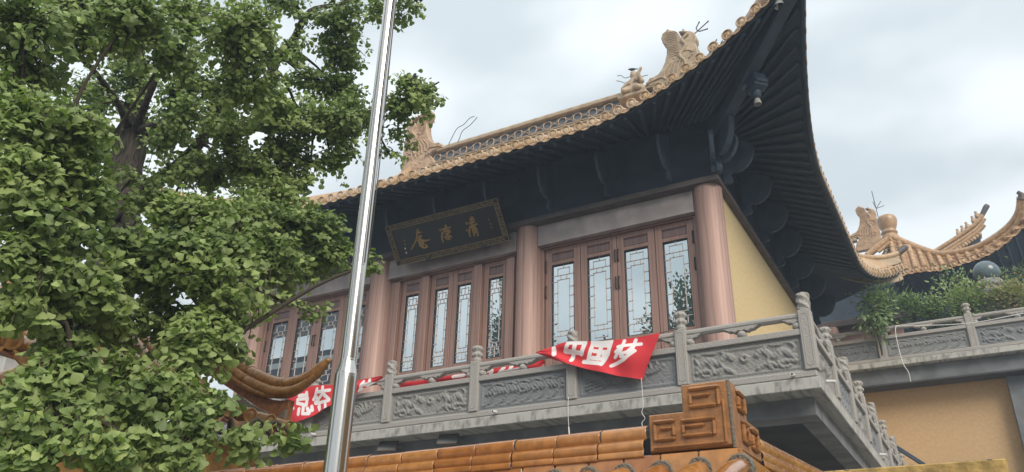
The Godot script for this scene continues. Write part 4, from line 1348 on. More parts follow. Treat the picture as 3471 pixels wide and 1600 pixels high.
	cl(-6.47, 6.65, -5.72, 0.34, 0.39, 0.90); cl(-6.74, 6.51, -5.52, 0.39, 0.34, 0.90); cl(-6.31, 6.01, -5.57, 0.46, 0.28, 1.20); cl(-5.94, 5.50, -5.52, 0.48, 0.35, 1.30)
	cl(-5.64, 5.56, -5.79, 0.30, 0.26, 1.10); cl(-5.60, 5.31, -5.99, 0.22, 0.17, 0.90); cl(-5.84, 5.16, -5.85, 0.30, 0.22, 0.90); cl(-5.78, 4.98, -5.24, 0.41, 0.33, 1.20)
	cl(-5.91, 5.29, -4.87, 0.45, 0.33, 1.30); cl(-5.43, 4.79, -4.07, 0.36, 0.22, 1.20); cl(-5.52, 4.82, -3.93, 0.22, 0.18, 0.90); cl(-5.00, 4.39, -4.03, 0.37, 0.27, 1.30)
	cl(-4.91, 4.02, -4.03, 0.36, 0.26, 1.30); cl(-5.23, 4.32, -3.77, 0.30, 0.24, 1.20); cl(-5.68, 4.42, -3.61, 0.28, 0.19, 1.10); cl(-5.53, 4.20, -3.82, 0.35, 0.24, 1.10)
	cl(-5.27, 3.83, -2.86, 0.34, 0.25, 1.30); cl(-5.30, 3.52, -2.80, 0.24, 0.21, 1.10); cl(-5.33, 3.77, -3.23, 0.35, 0.22, 1.20); cl(-5.56, 3.75, -3.67, 0.34, 0.20, 1.00)
	cl(-5.37, 3.45, -3.16, 0.28, 0.19, 0.90); cl(-5.51, 3.86, -4.04, 0.31, 0.21, 1.00); cl(-4.90, 3.69, -3.90, 0.29, 0.19, 1.20); cl(-4.89, 3.81, -4.18, 0.15, 0.16, 0.80)
	cl(-4.86, 3.46, -3.89, 0.28, 0.19, 1.10); cl(-4.87, 3.60, -4.14, 0.16, 0.15, 0.90); cl(-5.26, 4.15, -4.69, 0.11, 0.15, 0.60); cl(-5.40, 4.43, -5.18, 0.19, 0.10, 0.40)
	cl(-5.23, 4.39, -5.37, 0.12, 0.07, 0.20); cl(-4.19, 4.45, -4.83, 0.07, 0.07, 0.25); cl(-4.70, 2.94, -2.74, 0.24, 0.19, 1.20); cl(-4.60, 3.01, -2.86, 0.19, 0.14, 1.00)
	cl(-4.69, 2.65, -2.68, 0.21, 0.16, 1.00); cl(-4.50, 2.70, -2.78, 0.26, 0.16, 1.10); cl(-4.35, 2.55, -2.87, 0.23, 0.13, 1.00); cl(-4.61, 2.87, -3.27, 0.25, 0.20, 1.00)
	cl(-5.20, 3.25, -3.53, 0.25, 0.19, 0.90); cl(-4.63, 3.09, -3.51, 0.23, 0.20, 0.90); cl(-4.40, 2.82, -3.57, 0.25, 0.17, 1.10); cl(-4.48, 3.00, -3.74, 0.13, 0.15, 0.80)
	cl(-4.30, 2.79, -3.86, 0.20, 0.09, 1.00); cl(-4.21, 2.86, -4.08, 0.15, 0.06, 0.80); cl(-4.33, 2.61, -3.41, 0.22, 0.11, 1.00); cl(-4.58, 2.49, -2.72, 0.21, 0.13, 1.00)
	cl(-4.11, 2.85, -4.19, 0.06, 0.05, 0.35); cl(-7.89, 7.19, -5.24, 0.32, 0.37, 0.60); cl(-7.76, 7.55, -5.03, 0.32, 0.27, 0.70); cl(-7.55, 7.76, -5.10, 0.37, 0.32, 0.90)
	cl(-7.41, 7.71, -5.37, 0.32, 0.32, 0.80); cl(-8.64, 7.57, -4.69, 0.22, 0.22, 0.40); cl(-7.39, 6.67, -5.48, 0.36, 0.25, 0.70); cl(-7.70, 6.50, -5.20, 0.20, 0.25, 0.50)
	cl(-6.82, 6.11, -3.76, 0.15, 0.15, 0.40); cl(-6.96, 6.24, -3.31, 0.17, 0.11, 0.30); cl(-6.54, 7.92, -5.25, 0.30, 0.25, 0.80); cl(-6.27, 7.99, -5.49, 0.25, 0.25, 0.60)
	cl(-6.62, 7.50, -5.63, 0.30, 0.20, 0.80); cl(-7.00, 5.55, -4.05, 0.17, 0.26, 0.70); cl(-9.81, 8.36, -5.20, 0.57, 0.38, 0.50); cl(-9.43, 8.68, -5.47, 0.50, 0.44, 0.60)
	cl(-9.43, 8.17, -6.08, 0.44, 0.50, 0.50); cl(-9.94, 7.88, -5.55, 0.38, 0.38, 0.55); cl(-8.77, 8.61, -6.56, 0.57, 0.50, 0.50); cl(-8.68, 8.00, -7.25, 0.44, 0.38, 0.50)
	cl(-9.36, 7.49, -4.66, 0.46, 0.35, 0.60); cl(-4.32, 2.48, -2.94, 0.18, 0.08, 1.00); cl(-4.44, 2.66, -3.25, 0.19, 0.09, 1.00); cl(-4.54, 2.44, -2.60, 0.15, 0.08, 1.00)
	cl(-4.85, 2.86, -2.72, 0.17, 0.14, 0.90); cl(-7.57, 6.14, -4.70, 0.10, 0.15, 0.50); cl(-6.69, 5.61, -4.49, 0.26, 0.17, 1.00); cl(-6.82, 5.53, -4.37, 0.17, 0.13, 0.80)
	put(o, "twigs", twigs, M.twig).set_meta("kind", "stuff")
	# the 300 leaves nearest to the viewer are single parts, the others one mass
	var eye := Vector3(0, 1.6, 0)
	var order := []
	for i in LX.size(): order.append([LX[i].origin.distance_squared_to(eye), i])
	order.sort_custom(func(a, b): return a[0] < b[0])
	var near := []
	for k in 4: near.append(leaf_mesh(0, [Color(0.14, 0.21, 0.055), Color(0.2, 0.28, 0.08), Color(0.27, 0.35, 0.11), Color(0.38, 0.46, 0.15)][k]))
	for k in 300:
		put(o, "leaf", near[(k * 7) % 4], M.leaf_tinted, LX[order[k][1]])
	var rest := order.slice(300)
	leaf_mass(o, "leaves", 0, rest.map(func(q): return LX[q[1]]), rest.map(func(q): return LC[q[1]]))

func leaf_mass(o: Node3D, called: String, kind: int, xs: Array, cs: Array):
	var mm := MultiMesh.new()
	mm.transform_format = MultiMesh.TRANSFORM_3D
	mm.use_colors = true
	mm.mesh = leaf_mesh(kind)
	mm.instance_count = xs.size()
	var inv := o.global_transform.affine_inverse()
	for i in xs.size():
		mm.set_instance_transform(i, inv * xs[i])
		mm.set_instance_color(i, cs[i])
	var mi := MultiMeshInstance3D.new()
	mi.multimesh = mm
	mi.material_override = M.leaf_tinted
	mi.name = numbered(called, o)
	o.add_child(mi)
	mi.set_meta("kind", "stuff")

func shrub(called: String, label: String, c: Vector3, r: Vector3, n: int, kind: int, size: float, c0: Color, c1: Color, upw := 0.4, cat := "shrub"):
	var o := thing(called, label, cat, Vector3(c.x, 9.4 if c.y < 14 else 0.0, c.z), "plants on the roof terrace" if c.y < 14 else "")
	var a := S.new()
	for k in 7:
		var e := c + Vector3(rng.randf_range(-0.7, 0.7) * r.x, rng.randf_range(0.0, 0.6) * r.y, rng.randf_range(-0.6, 0.6) * r.z)
		a.tube(curve([Vector3(c.x, o.position.y, c.z), c + (e - c) * 0.3, e], 3), [0.025, 0.022, 0.02, 0.017, 0.014, 0.011, 0.008], 5)
	put(o, "stems", a, M.twig)
	var xs := []
	var cs := []
	for i in n:
		var d := Vector3(rng.randfn(), rng.randfn(), rng.randfn()) * 0.5
		if cat == "tree": d = d.normalized() * pow(rng.randf(), 0.42) * (0.9 + 0.25 * sin(d.x * 9.0 + d.y * 7.0))
		if kind == 2: d = d * Vector3(0.7, 0.5, 0.7)
		var p := c + d * r
		var y := (d.normalized() * 0.8 + Vector3(rng.randf_range(-0.6, 0.6), upw, rng.randf_range(-0.6, 0.6))).normalized()
		var x := y.cross(Vector3(rng.randf_range(-0.5, 0.5), 1, rng.randf_range(0, 1.2))).normalized()
		var s := size * rng.randf_range(0.6, 1.25)
		xs.append(Transform3D(Basis(x * s, y * s, x.cross(y) * s), p))
		cs.append(c0.lerp(c1, rng.randf()))
	leaf_mass(o, "foliage", kind, xs, cs)

func terrace_plants():
	rng.seed = 77
	var g0 := Color(0.12, 0.2, 0.07)
	var g1 := Color(0.26, 0.36, 0.15)
	var p := "on the roof terrace"
	shrub("climbing_plant", "broad-leaved climber hanging over the left end of the terrace balustrade", Vector3(-1.95, 10.8, -24.75), Vector3(0.42, 0.75, 0.2), 420, 1, 0.17, g0, g1, -0.3, "plant")
	shrub("leafy_shrub", "dark leafy shrub under the hall's eave tip, left end of the terrace", Vector3(-1.75, 11.15, -25.6), Vector3(0.65, 0.5, 0.4), 700, 1, 0.14, g0, g1)
	shrub("bamboo_plant", "small palm-like plant with spiky blades beside the leafy shrub on the terrace", Vector3(-1.0, 11.0, -25.7), Vector3(0.55, 0.5, 0.4), 380, 2, 0.34, g0, g1, 0.6, "plant")
	shrub("clipped_shrub", "bright green bush left of the stone sphere on the terrace", Vector3(0.45, 10.9, -25.5), Vector3(0.85, 0.55, 0.4), 1500, 1, 0.12, Color(0.18, 0.26, 0.09), Color(0.36, 0.44, 0.18))
	shrub("tall_shrub", "thin tall shrub rising against the dark eave left of the stone sphere", Vector3(0.25, 11.75, -26.2), Vector3(0.5, 0.5, 0.3), 240, 1, 0.11, g0, g1)
	shrub("flowering_shrub", "orange-tinged bush right of the stone sphere on the terrace", Vector3(1.6, 10.85, -25.4), Vector3(0.65, 0.4, 0.35), 1300, 1, 0.11, Color(0.42, 0.32, 0.17), Color(0.28, 0.35, 0.15))
	shrub("fern", "feathery fern at the right edge of the terrace", Vector3(2.05, 11.5, -25.9), Vector3(0.45, 0.55, 0.3), 420, 2, 0.2, g0, g1, 0.0, "plant")
	shrub("low_shrub", "low green bush behind the middle of the terrace balustrade", Vector3(-0.5, 10.75, -25.7), Vector3(0.6, 0.45, 0.3), 520, 1, 0.12, g0, g1)
	shrub("slender_shrub", "small shrub between the stone sphere and the fern on the terrace", Vector3(1.5, 11.6, -26.2), Vector3(0.25, 0.4, 0.25), 170, 1, 0.11, g0, g1)

func behind_viewer():                                  # trees and halls out of view that door panes and flagpole mirror
	rng.seed = 5
	for t in [[Vector3(-10.6, 14.6, 6), Vector3(2.5, 3.7, 1.6), 10000, "mirrored in the two rightmost doors"], [Vector3(-20.4, 16.3, 6), Vector3(2.1, 4.0, 1.8), 14000, "mirrored in the middle doors"], [Vector3(-3.0, 10.5, 9), Vector3(4, 4, 3), 3500, "out of view and nearest the viewer, placed for reflections"]]:
		shrub("out_of_view_tree", "leafy tree across the courtyard, %s" % t[3], t[0], t[1], t[2], 1, 0.2, Color(0.025, 0.06, 0.02), Color(0.06, 0.12, 0.035), 0.3, "tree")
	for t in [[Vector3(11, 8, 4), "out of view right, placed for dark stripes in the flagpole"], [Vector3(-15, 9, 13), "out of view left, placed for dark stripes in the flagpole"]]:  # unseen trees, placed to darken stripes of the flagpole's reflection
		shrub("out_of_view_tree", "leafy tree across the courtyard, %s" % t[1], t[0], Vector3(3.5, 5, 3), 1600, 1, 0.55, Color(0.03, 0.08, 0.025), Color(0.08, 0.15, 0.04), 0.3, "tree")
	var sh := thing("unseen_side_hall", "ochre hall out of view on the right, placed for warm reflections in the flagpole", "building", Vector3(13, 0, -8))  # unseen hall, placed for the flagpole's warm reflection and bounce light
	boxed(sh, "wall", Vector3(13, 4, -8), Vector3(4, 8, 16), M.ochre_wall)
	boxed(sh, "roof", Vector3(13, 8.4, -8), Vector3(5.6, 0.8, 17.5), M.dark_paint, 0.1)
	var o := thing("courtyard_hall", "dark roofed hall out of view across the courtyard, mirrored in the left doors", "building", Vector3(-36, 0, 6))
	boxed(o, "wall", Vector3(-36.5, 9, 8.6), Vector3(11, 18, 4), M.soffit)  # unseen wall, dark so that the left panes mirror dark
	var a := S.new()
	for s in [[-45, 18.0], [-29, 18.0]]: pass
	a.grid([[Vector3(-42, 22.5, 8), Vector3(-31.5, 22.5, 8)], [Vector3(-43, 18.6, 5), Vector3(-30.5, 18.6, 5)]])
	put(o, "roof", a, M.dark_paint)
	boxed(o, "white_band", Vector3(-36.5, 17.4, 6.5), Vector3(11, 0.35, 0.1), M.white_plastic)

# ------------------------------------------------------------------ glazed boundary wall in front
func coping_piece(len_: float, seed_: int) -> ArrayMesh:       # three rows of one length of coping, along +x from 0
	var a := S.new()
	var rr := RandomNumberGenerator.new()
	rr.seed = seed_
	for row in [[0.0, 0.0, 0.062, 0.075], [-0.085, 0.028, 0.05, 0.06], [-0.148, 0.05, 0.026, 0.05]]:
		var y: float = row[0] + rr.randf_range(-0.003, 0.003)
		var sect := []
		if row[0] > -0.12:
			for k in 9:
				var t := lerpf(-0.75, PI * 0.62, k / 8.0)
				sect.append(Vector2(row[1] + cos(t) * row[3], y + sin(t) * row[2] - 0.01))
		else:
			sect = [Vector2(row[1] - 0.03, y - 0.028), Vector2(row[1] + 0.03, y - 0.028), Vector2(row[1] + 0.036, y - 0.02), Vector2(row[1] + 0.034, y + 0.012), Vector2(row[1] + 0.02, y + 0.022)]
		var x0 := 0.003 + (0.0 if row[0] == 0.0 else -0.02)
		var x1 := len_ - 0.001 + (0.0 if row[0] == 0.0 else -0.02)
		var rows := []
		for x in [[x0, 0.93], [x0 + 0.004, 0.98], [x0 + 0.012, 1.0], [lerpf(x0, x1, 0.5), 1.0], [x1 - 0.014, 1.0], [x1 - 0.003, 1.015], [x1, 0.95]]:
			var r := []
			for q in sect: r.append(Vector3(x[0], y + (q.y - y) * x[1], row[1] + (q.x - row[1]) * x[1]))
			rows.append(r)
		a.grid(rows, [], true, false)
	return a.mesh()

func scroll(a: S, c: Vector3, w: float, h: float, X: Vector3, D: Vector3, flip := false):    # square key scroll in relief on a face
	var up := Vector3.UP
	var B := Basis(X, up, D)
	var e := -1.0 if flip else 1.0
	var bar := func(x0, y0, x1, y1, t, lift):
		var m: Vector3 = c + X * (x0 + x1) * 0.5 * e + up * (y0 + y1) * 0.5 + D * (lift - 0.012)
		a.box(m, Vector3(absf(x1 - x0) + t, absf(y1 - y0) + t, 0.036), B, 0.012)
	var p := w / 2 - 0.022
	var r := h / 2 - 0.02
	bar.call(-p, r, p, r, 0.027, 0.0205)
	bar.call(p, r - 0.027, p, -r, 0.027, 0.02)
	bar.call(p - 0.027, -r, -p, -r, 0.027, 0.0205)
	bar.call(-p, -r + 0.027, -p, 0.012, 0.027, 0.02)
	bar.call(-p + 0.027, 0.012, p * 0.3, 0.012, 0.024, 0.0195)

func boundary_wall():
	rng.seed = 3
	var o := thing("boundary_wall", "low boundary wall with orange-brown glazed tile coping and stepped key-scroll corner block in the foreground", "wall", Vector3(-1.7, 0, -5.7))
	boxed(o, "wall_body", Vector3(-6.9, 1.42, -5.78), Vector3(10.8, 2.84, 0.46), M.mortar)
	boxed(o, "wall_body", Vector3(-1.76, 1.44, -7.5), Vector3(0.5, 2.88, 2.9), M.mortar)
	# coping along the front
	var pieces := []
	for k in 4: pieces.append(coping_piece(0.352, 11 + k))
	for i in 31:
		var x := -2.035 - 0.354 * (i + 1)
		put(o, "coping_tile", pieces[rng.randi() % 4], M["glaze%d" % (rng.randi() % 4)], at(Vector3(x, 3.0 + rng.randf_range(-0.004, 0.004), -5.56 + rng.randf_range(-0.004, 0.004)), Basis(Vector3.UP, rng.randf_range(-0.008, 0.008))))
	# coping of the return, climbing a little to the rear
	for i in 9:
		var z := -6.27 - 0.3 * i
		var B := Basis(Vector3(0, 0.085, -1).normalized(), Vector3.UP, Vector3(1, 0, 0))
		put(o, "coping_tile", pieces[rng.randi() % 4], M["glaze%d" % (rng.randi() % 4)], Transform3D(B.scaled_local(Vector3(0.85, 1, 1)), Vector3(-1.50, 3.03 + 0.0255 * i, z)))
	# stepped corner block: front arm and side arm, scrolls in relief
	var a := S.new()
	a.prism(PackedVector2Array([Vector2(-2.02, 2.853), Vector2(-1.43, 2.853), Vector2(-1.43, 3.305), Vector2(-1.77, 3.305), Vector2(-1.77, 3.117), Vector2(-2.02, 3.117)]), -5.7, -5.5, Transform3D(), 0.016)
	a.prism(PackedVector2Array([Vector2(0.2, 2.856), Vector2(0.76, 2.875), Vector2(0.76, 3.13), Vector2(0.43, 3.122), Vector2(0.43, 3.302), Vector2(0.2, 3.302)]), 0, 0.198, Transform3D(Basis(Vector3(0, 0, -1), Vector3.UP, Vector3.RIGHT), Vector3(-1.63, 0, -5.5)), 0.016)
	var f := Vector3(0, 0, 1)
	scroll(a, Vector3(-1.605, 3.2, -5.5), 0.24, 0.165, Vector3.RIGHT, f)
	scroll(a, Vector3(-1.905, 2.995, -5.5), 0.18, 0.165, Vector3.RIGHT, f, true)
	scroll(a, Vector3(-1.66, 2.995, -5.5), 0.26, 0.145, Vector3.RIGHT, f)
	a.box(Vector3(-1.74, 2.88, -5.5), Vector3(0.5, 0.022, 0.03), Basis(), 0.009)
	a.box(Vector3(-1.478, 3.02, -5.5), Vector3(0.022, 0.3, 0.03), Basis(), 0.009)
	var r := Vector3(1, 0, 0)
	scroll(a, Vector3(-1.43, 3.205, -5.76), 0.2, 0.16, Vector3(0, 0, -1), r)
	scroll(a, Vector3(-1.43, 3.0, -5.82), 0.17, 0.17, Vector3(0, 0, -1), r, true)
	scroll(a, Vector3(-1.43, 3.0, -6.06), 0.2, 0.17, Vector3(0, 0, -1), r)
	var blk := put(o, "corner_block", a, M.ornament)
	a = S.new()
	a.tube([Vector3(-1.43, 2.84, -5.505), Vector3(-1.435, 3.3, -5.505)], 0.012, 5)
	put(blk, "mortar_joint", a, M.mortar)
	# flat tiles under the coping, then barrel tiles in mortar collars
	for i in 14:
		var x := -1.54 - 0.27 * i
		a = S.new()
		a.box(V, Vector3(0.262, 0.2, 0.03), Basis(), 0.006)
		put(o, "flat_tile", a, M["glaze%d" % (rng.randi() % 4)], at(Vector3(x, 2.735, -5.49), Basis(Vector3.RIGHT, -0.18)))
		var bx := -1.40 - 0.27 * i
		a = S.new()
		a.tube([Vector3(bx, 2.70, -5.5), Vector3(bx, 2.695, -5.462)], [0.1, 0.088], 12)
		put(o, "mortar_collar", a, M.mortar)
		a = S.new()
		a.tube([Vector3(bx, 2.695, -5.47), Vector3(bx, 2.61, -5.2), Vector3(bx, 2.52, -4.98)], 0.068, 14)
		put(o, "barrel_tile", a, M["glaze%d" % (rng.randi() % 4)])
	a = S.new()
	a.box(Vector3(-6.9, 2.818, -5.59), Vector3(10.7, 0.03, 0.16))
	put(o, "mortar_bed", a, M.mortar)
	for i in 9:
		var z := -5.72 - 0.3 * i
		a = S.new()
		a.box(V, Vector3(0.03, 0.22, 0.29), Basis(), 0.006)
		put(o, "flat_tile", a, M["glaze%d" % (rng.randi() % 4)], at(Vector3(-1.44, 2.74 + 0.0 * i, z), Basis(Vector3.BACK, -0.12)))
	# plain yellow wall behind the return
	var y := thing("parapet_wall", "weathered yellow plastered parapet wall behind the coping at the lower right", "wall", Vector3(-0.6, 0, -9.2))
	a = S.new()
	a.box(Vector3(-0.9, 1.66, -9.3), Vector3(2.15, 3.3, 0.6), Basis(), 0.012)
	put(y, "wall_body", a, M.old_yellow)
	a = S.new()
	var n := FastNoiseLite.new()
	n.frequency = 3.0
	for i in 34:                                           # crumbling top edge
		var x := -1.9 + 2.0 * i / 33.0
		if n.get_noise_1d(x * 3) > -0.1: a.ball(Vector3(x, 3.305, -9.02 - 0.05 * rng.randf()), Vector3(rng.randf_range(0.02, 0.06), 0.012, 0.03), 6)
	put(y, "crumbled_plaster", a, M.mortar)

# ------------------------------------------------------------------ the gate roof behind the leaves
func gate_roof():
	var o := thing("gate_roof", "brown glazed gate roof with an upturned ridge tip, half hidden behind the ginkgo leaves", "gate", Vector3(-8.2, 0, -6.6))
	var z := -7.4
	var rc := curve(pts3([[-9.6, 5.9], [-9.0, 5.35], [-8.53, 5.01], [-8.18, 4.79], [-7.69, 4.58], [-7.36, 4.54], [-7.1, 4.6], [-6.95, 4.7], [-6.86, 4.76]], z), 4)
	var n := rc.size()
	for row in [[0.0, 0.085, 0.0], [-0.115, 0.08, 0.03], [-0.2, 0.05, 0.05]]:
		var cut := n if row[0] == 0.0 else (n - 6 if row[0] > -0.15 else n - 12)
		var k := 0
		while k < cut - 1:                                  # ridge tiles, one length each
			var e := mini(k + 6, cut - 1)
			var seg := []
			var rad := []
			for j in range(k, e + 1):
				seg.append(rc[j] + Vector3(0.02 * row[0], row[0] * (1.0 if j < cut - 7 else lerpf(1.0, 0.45, (j - cut + 7) / 7.0)), row[2]))
				rad.append(row[1] * (1.0 if j < cut - 8 else lerpf(1.0, 0.36, (j - cut + 8) / 8.0)) * (1.0 if j > k else 0.93))
			var a := S.new()
			a.tube(seg, rad, 12)
			put(o, "ridge_tile", a, M.brown_glaze)
			k = e
	var a := S.new()
	a.ball(rc[n - 1], Vector3(0.045, 0.04, 0.045), 8)
	put(o, "ridge_tip", a, M.brown_glaze)
	var poly := PackedVector2Array()
	for i in range(0, n, 2):
		if rc[i].x < -7.45: poly.append(Vector2(rc[i].x, rc[i].y - 0.22))
	poly.append(Vector2(-7.4, 4.33)); poly.append(Vector2(-7.42, 4.02)); poly.append(Vector2(-9.6, 5.2))
	a = S.new()
	a.prism(poly, z - 0.08, z + 0.02)
	put(o, "gable_board", a, M.brown_clay)
	a = S.new()
	a.prism(PackedVector2Array([Vector2(-7.4, 4.0), Vector2(-7.4, 4.2), Vector2(-7.5, 4.12), Vector2(-7.6, 4.1), Vector2(-7.75, 4.22), Vector2(-8.0, 4.32), Vector2(-8.3, 4.5), Vector2(-8.3, 4.2), Vector2(-7.6, 3.9)]), z + 0.02, z + 0.06)
	put(o, "mortar_patch", a, M.mortar)
	# slope of barrel tiles running down to the right
	a = S.new()
	a.grid([[Vector3(-9.9, 5.35, -7.4), Vector3(-9.9, 5.35, -1.8)], [Vector3(-8.4, 4.25, -7.4), Vector3(-8.4, 4.25, -1.8)], [Vector3(-7.25, 3.78, -7.4), Vector3(-7.25, 3.78, -1.8)]])
	put(o, "roof_slope", a, M.brown_clay)
	for i in 17:
		var tz := -7.1 - 0.31 * (i - 0.0) + 0.62 * i
		tz = -7.16 + 0.31 * i
		a = S.new()
		a.tube(curve([Vector3(-9.9, 5.42, tz), Vector3(-8.4, 4.34, tz), Vector3(-7.12, 3.9, tz)], 4), 0.085, 12)
		a.lathe([Vector2(0.09, -0.01), Vector2(0.092, 0.01), Vector2(0.075, 0.012), Vector2(0.07, 0.002), Vector2(0.05, 0.002), Vector2(0.03, 0.014), Vector2(0, 0.016)], Vector3(-7.12, 3.9, tz), 16, Basis(Vector3.BACK, -PI / 2 - 0.33))
		put(o, "barrel_tile", a, M.brown_glaze)
		a = S.new()
		a.prism(PackedVector2Array([Vector2(-0.12, 0.0), Vector2(-0.08, -0.07), Vector2(0, -0.12), Vector2(0.08, -0.07), Vector2(0.12, 0.0), Vector2(0, -0.03)]), -0.015, 0.015, at(Vector3(-7.14, 3.83, tz + 0.155), Basis(Vector3.UP, PI / 2)))
		put(o, "drip_tile", a, M.brown_glaze)
	boxed(o, "gate_wall", Vector3(-8.15, 1.85, -4.7), Vector3(0.9, 3.7, 5.2), M.ochre_wall)
	boxed(o, "gate_wall", Vector3(-7.0, 1.75, -7.5), Vector3(1.0, 3.5, 0.3), M.ochre_wall)
	for y in [[5.03, 0.1], [4.93, 0.07], [4.55, 0.08], [4.62, 0.06], [4.48, 0.06]]:
		a = S.new()
		a.tube([Vector3(-14, y[0] - 0.05, -6.7), Vector3(-11.3, y[0] + 0.05, -6.5)], y[1], 10)
		put(o, "side_ridge", a, M.brown_glaze)
	boxed(o, "rear_wall", Vector3(-13, 2.4, -7.0), Vector3(4, 4.8, 0.3), M.ochre_wall)
	var gb := thing("grey_building", "pale grey building glimpsed behind the gate roof at the left edge", "building", Vector3(-22, 0, -12))
	boxed(gb, "wall", Vector3(-23, 3.9, -12.5), Vector3(6, 7.8, 4), M.grey_render, 0.02)
	boxed(gb, "parapet", Vector3(-23, 7.9, -12.5), Vector3(6.3, 0.2, 4.3), M.stone, 0.02)
	boxed(o, "rear_roof", Vector3(-12.6, 4.75, -6.7), Vector3(3, 0.25, 0.3), M.brown_clay)

# ------------------------------------------------------------------ name plaque under the eave
func plaque():
	var c := Vector3(-10.06, 10.405, -14.29)
	var o := thing("name_plaque", "tilted black name plaque with gilt frame and three gold characters under the eave", "sign", c)
	var up := Vector3(0, 0.81, 0.62).normalized()
	var B := Basis(Vector3.RIGHT, up, Vector3.RIGHT.cross(up))
	var W := 3.18
	var H := 1.02
	var X := at(c, B)
	var a := S.new()
	a.box(Vector3(0, 0, -0.03), Vector3(W, H, 0.07), Basis(), 0.01)
	put(o, "board", a, M.plaque_board, X)
	var fr := S.new()
	for e in [[0, 1], [0, -1], [1, 0], [-1, 0]]:
		var len_: float = W if e[0] == 0 else H
		var dx := Vector3(1, 0, 0) if e[0] == 0 else Vector3(0, 1, 0)
		var dn := Vector3(e[0], e[1], 0)
		for off in [0.0, 0.115]:
			fr.box(dn * ((H if e[0] == 0 else W) / 2 - 0.01 - off) + Vector3(0, 0, 0.02), (dx.abs() * (len_ - 2 * off) + dn.abs() * 0.018 + Vector3(0, 0, 0.035)), Basis(), 0.005)
	put(o, "frame", fr, M.old_gold, X)
	var cv := S.new()                                      # pierced scrollwork between the two fillets
	for e in [[0, 1], [0, -1], [1, 0], [-1, 0]]:
		var len_: float = (W if e[0] == 0 else H) - 0.2
		var dx := Vector3(1, 0, 0) if e[0] == 0 else Vector3(0, 1, 0)
		var dn := Vector3(e[0], e[1], 0)
		var k := int(len_ / 0.075)
		for i in k:
			var t := (i + 0.5) / k - 0.5
			var p := dx * t * len_ + dn * ((H if e[0] == 0 else W) / 2 - 0.068) + Vector3(0, 0, 0.022)
			var a0 := rng.randf() * TAU
			cv.ring(p + dn * rng.randf_range(-0.015, 0.015), rng.randf_range(0.022, 0.036), 0.009, Basis(), a0, a0 + rng.randf_range(3.5, 5.5), 8, 4)
			cv.tube([p - dx * 0.03 + dn * 0.03, p + dx * 0.03 - dn * 0.03], 0.008, 4)
	put(o, "scrollwork", cv, M.old_gold, X)
	for x in [-0.62, 0.95]:
		a = S.new()
		a.ball(Vector3(x, -H / 2 - 0.02, 0.02), Vector3(0.12, 0.045, 0.04), 8)
		a.ball(Vector3(x - 0.06, -H / 2, 0.03), Vector3(0.06, 0.05, 0.04), 8)
		put(o, "carved_support", a, M.black_metal, X)
	# characters in relief, brush strokes as tapering ridges
	var q := func(u, v): return Vector3((u / 1000.0 - 0.5) * W, (0.5 - v / 1000.0) * H, 0.012)
	var words := [
		[[276, 267, 276, 322], [264, 324, 302, 339], [266, 337, 244, 465, 202, 592, 168, 680], [266, 457, 295, 422], [282, 424, 256, 583], [250, 513, 291, 507], [275, 507, 309, 552, 355, 556], [256, 583, 289, 582, 288, 648, 268, 613], [258, 628, 279, 708, 312, 707, 304, 647]],
		[[521, 327, 523, 371], [489, 391, 559, 391], [465, 396, 469, 421], [510, 405, 489, 477], [516, 452, 544, 472, 512, 536, 497, 504], [478, 470, 461, 588, 460, 695], [519, 519, 519, 605, 489, 650], [490, 586, 511, 578], [532, 592, 544, 621], [516, 625, 524, 678]],
		[[751, 286, 758, 322], [738, 329, 773, 344], [760, 303, 731, 494], [724, 404, 769, 404], [716, 494, 785, 457], [697, 385, 703, 421], [683, 545, 689, 560], [707, 540, 697, 640, 698, 714], [737, 508, 733, 600, 731, 726], [752, 508, 763, 599, 759, 744], [738, 561, 762, 578], [734, 622, 761, 640]]]
	for w in words:
		a = S.new()
		for s in w:
			var l := []
			for i in range(0, s.size(), 2): l.append(q.call(s[i], s[i + 1]))
			l = curve(l, 4)
			var r := []
			for i in l.size(): r.append(0.032 * (1.0 - 0.5 * float(i) / l.size()))
			a.tube(l, r, 6)
			a.ball(l[0], Vector3(0.034, 0.036, 0.026), 6)
		put(o, "character", a, M.gold, X)
	a = S.new()
	for d in [[882, 431, 8], [886, 527, 8], [883, 619, 7], [129, 432, 8], [125, 530, 6]]:
		a.tube([q.call(d[0], d[1] - 18), q.call(d[0] + 6, d[1] + 22)], d[2] * 0.0012, 5)
		a.tube([q.call(d[0] - 5, d[1]), q.call(d[0] + 4, d[1] + 4)], d[2] * 0.0011, 5)
	put(o, "small_inscription", a, M.gold, X)
	a = S.new()
	for d in [[116, 624], [115, 730]]: a.box(q.call(d[0], d[1]), Vector3(0.035, 0.04, 0.015), Basis(), 0.005)
	put(o, "seal_mark", a, M.white_plastic, X)
	a = S.new()
	a.tube([X * Vector3(W / 2 - 0.1, H / 2 - 0.1, 0), Vector3(-8.15, 11.5, -14.5)], 0.008, 4)
	put(o, "hanging_wire", a, M.wire)

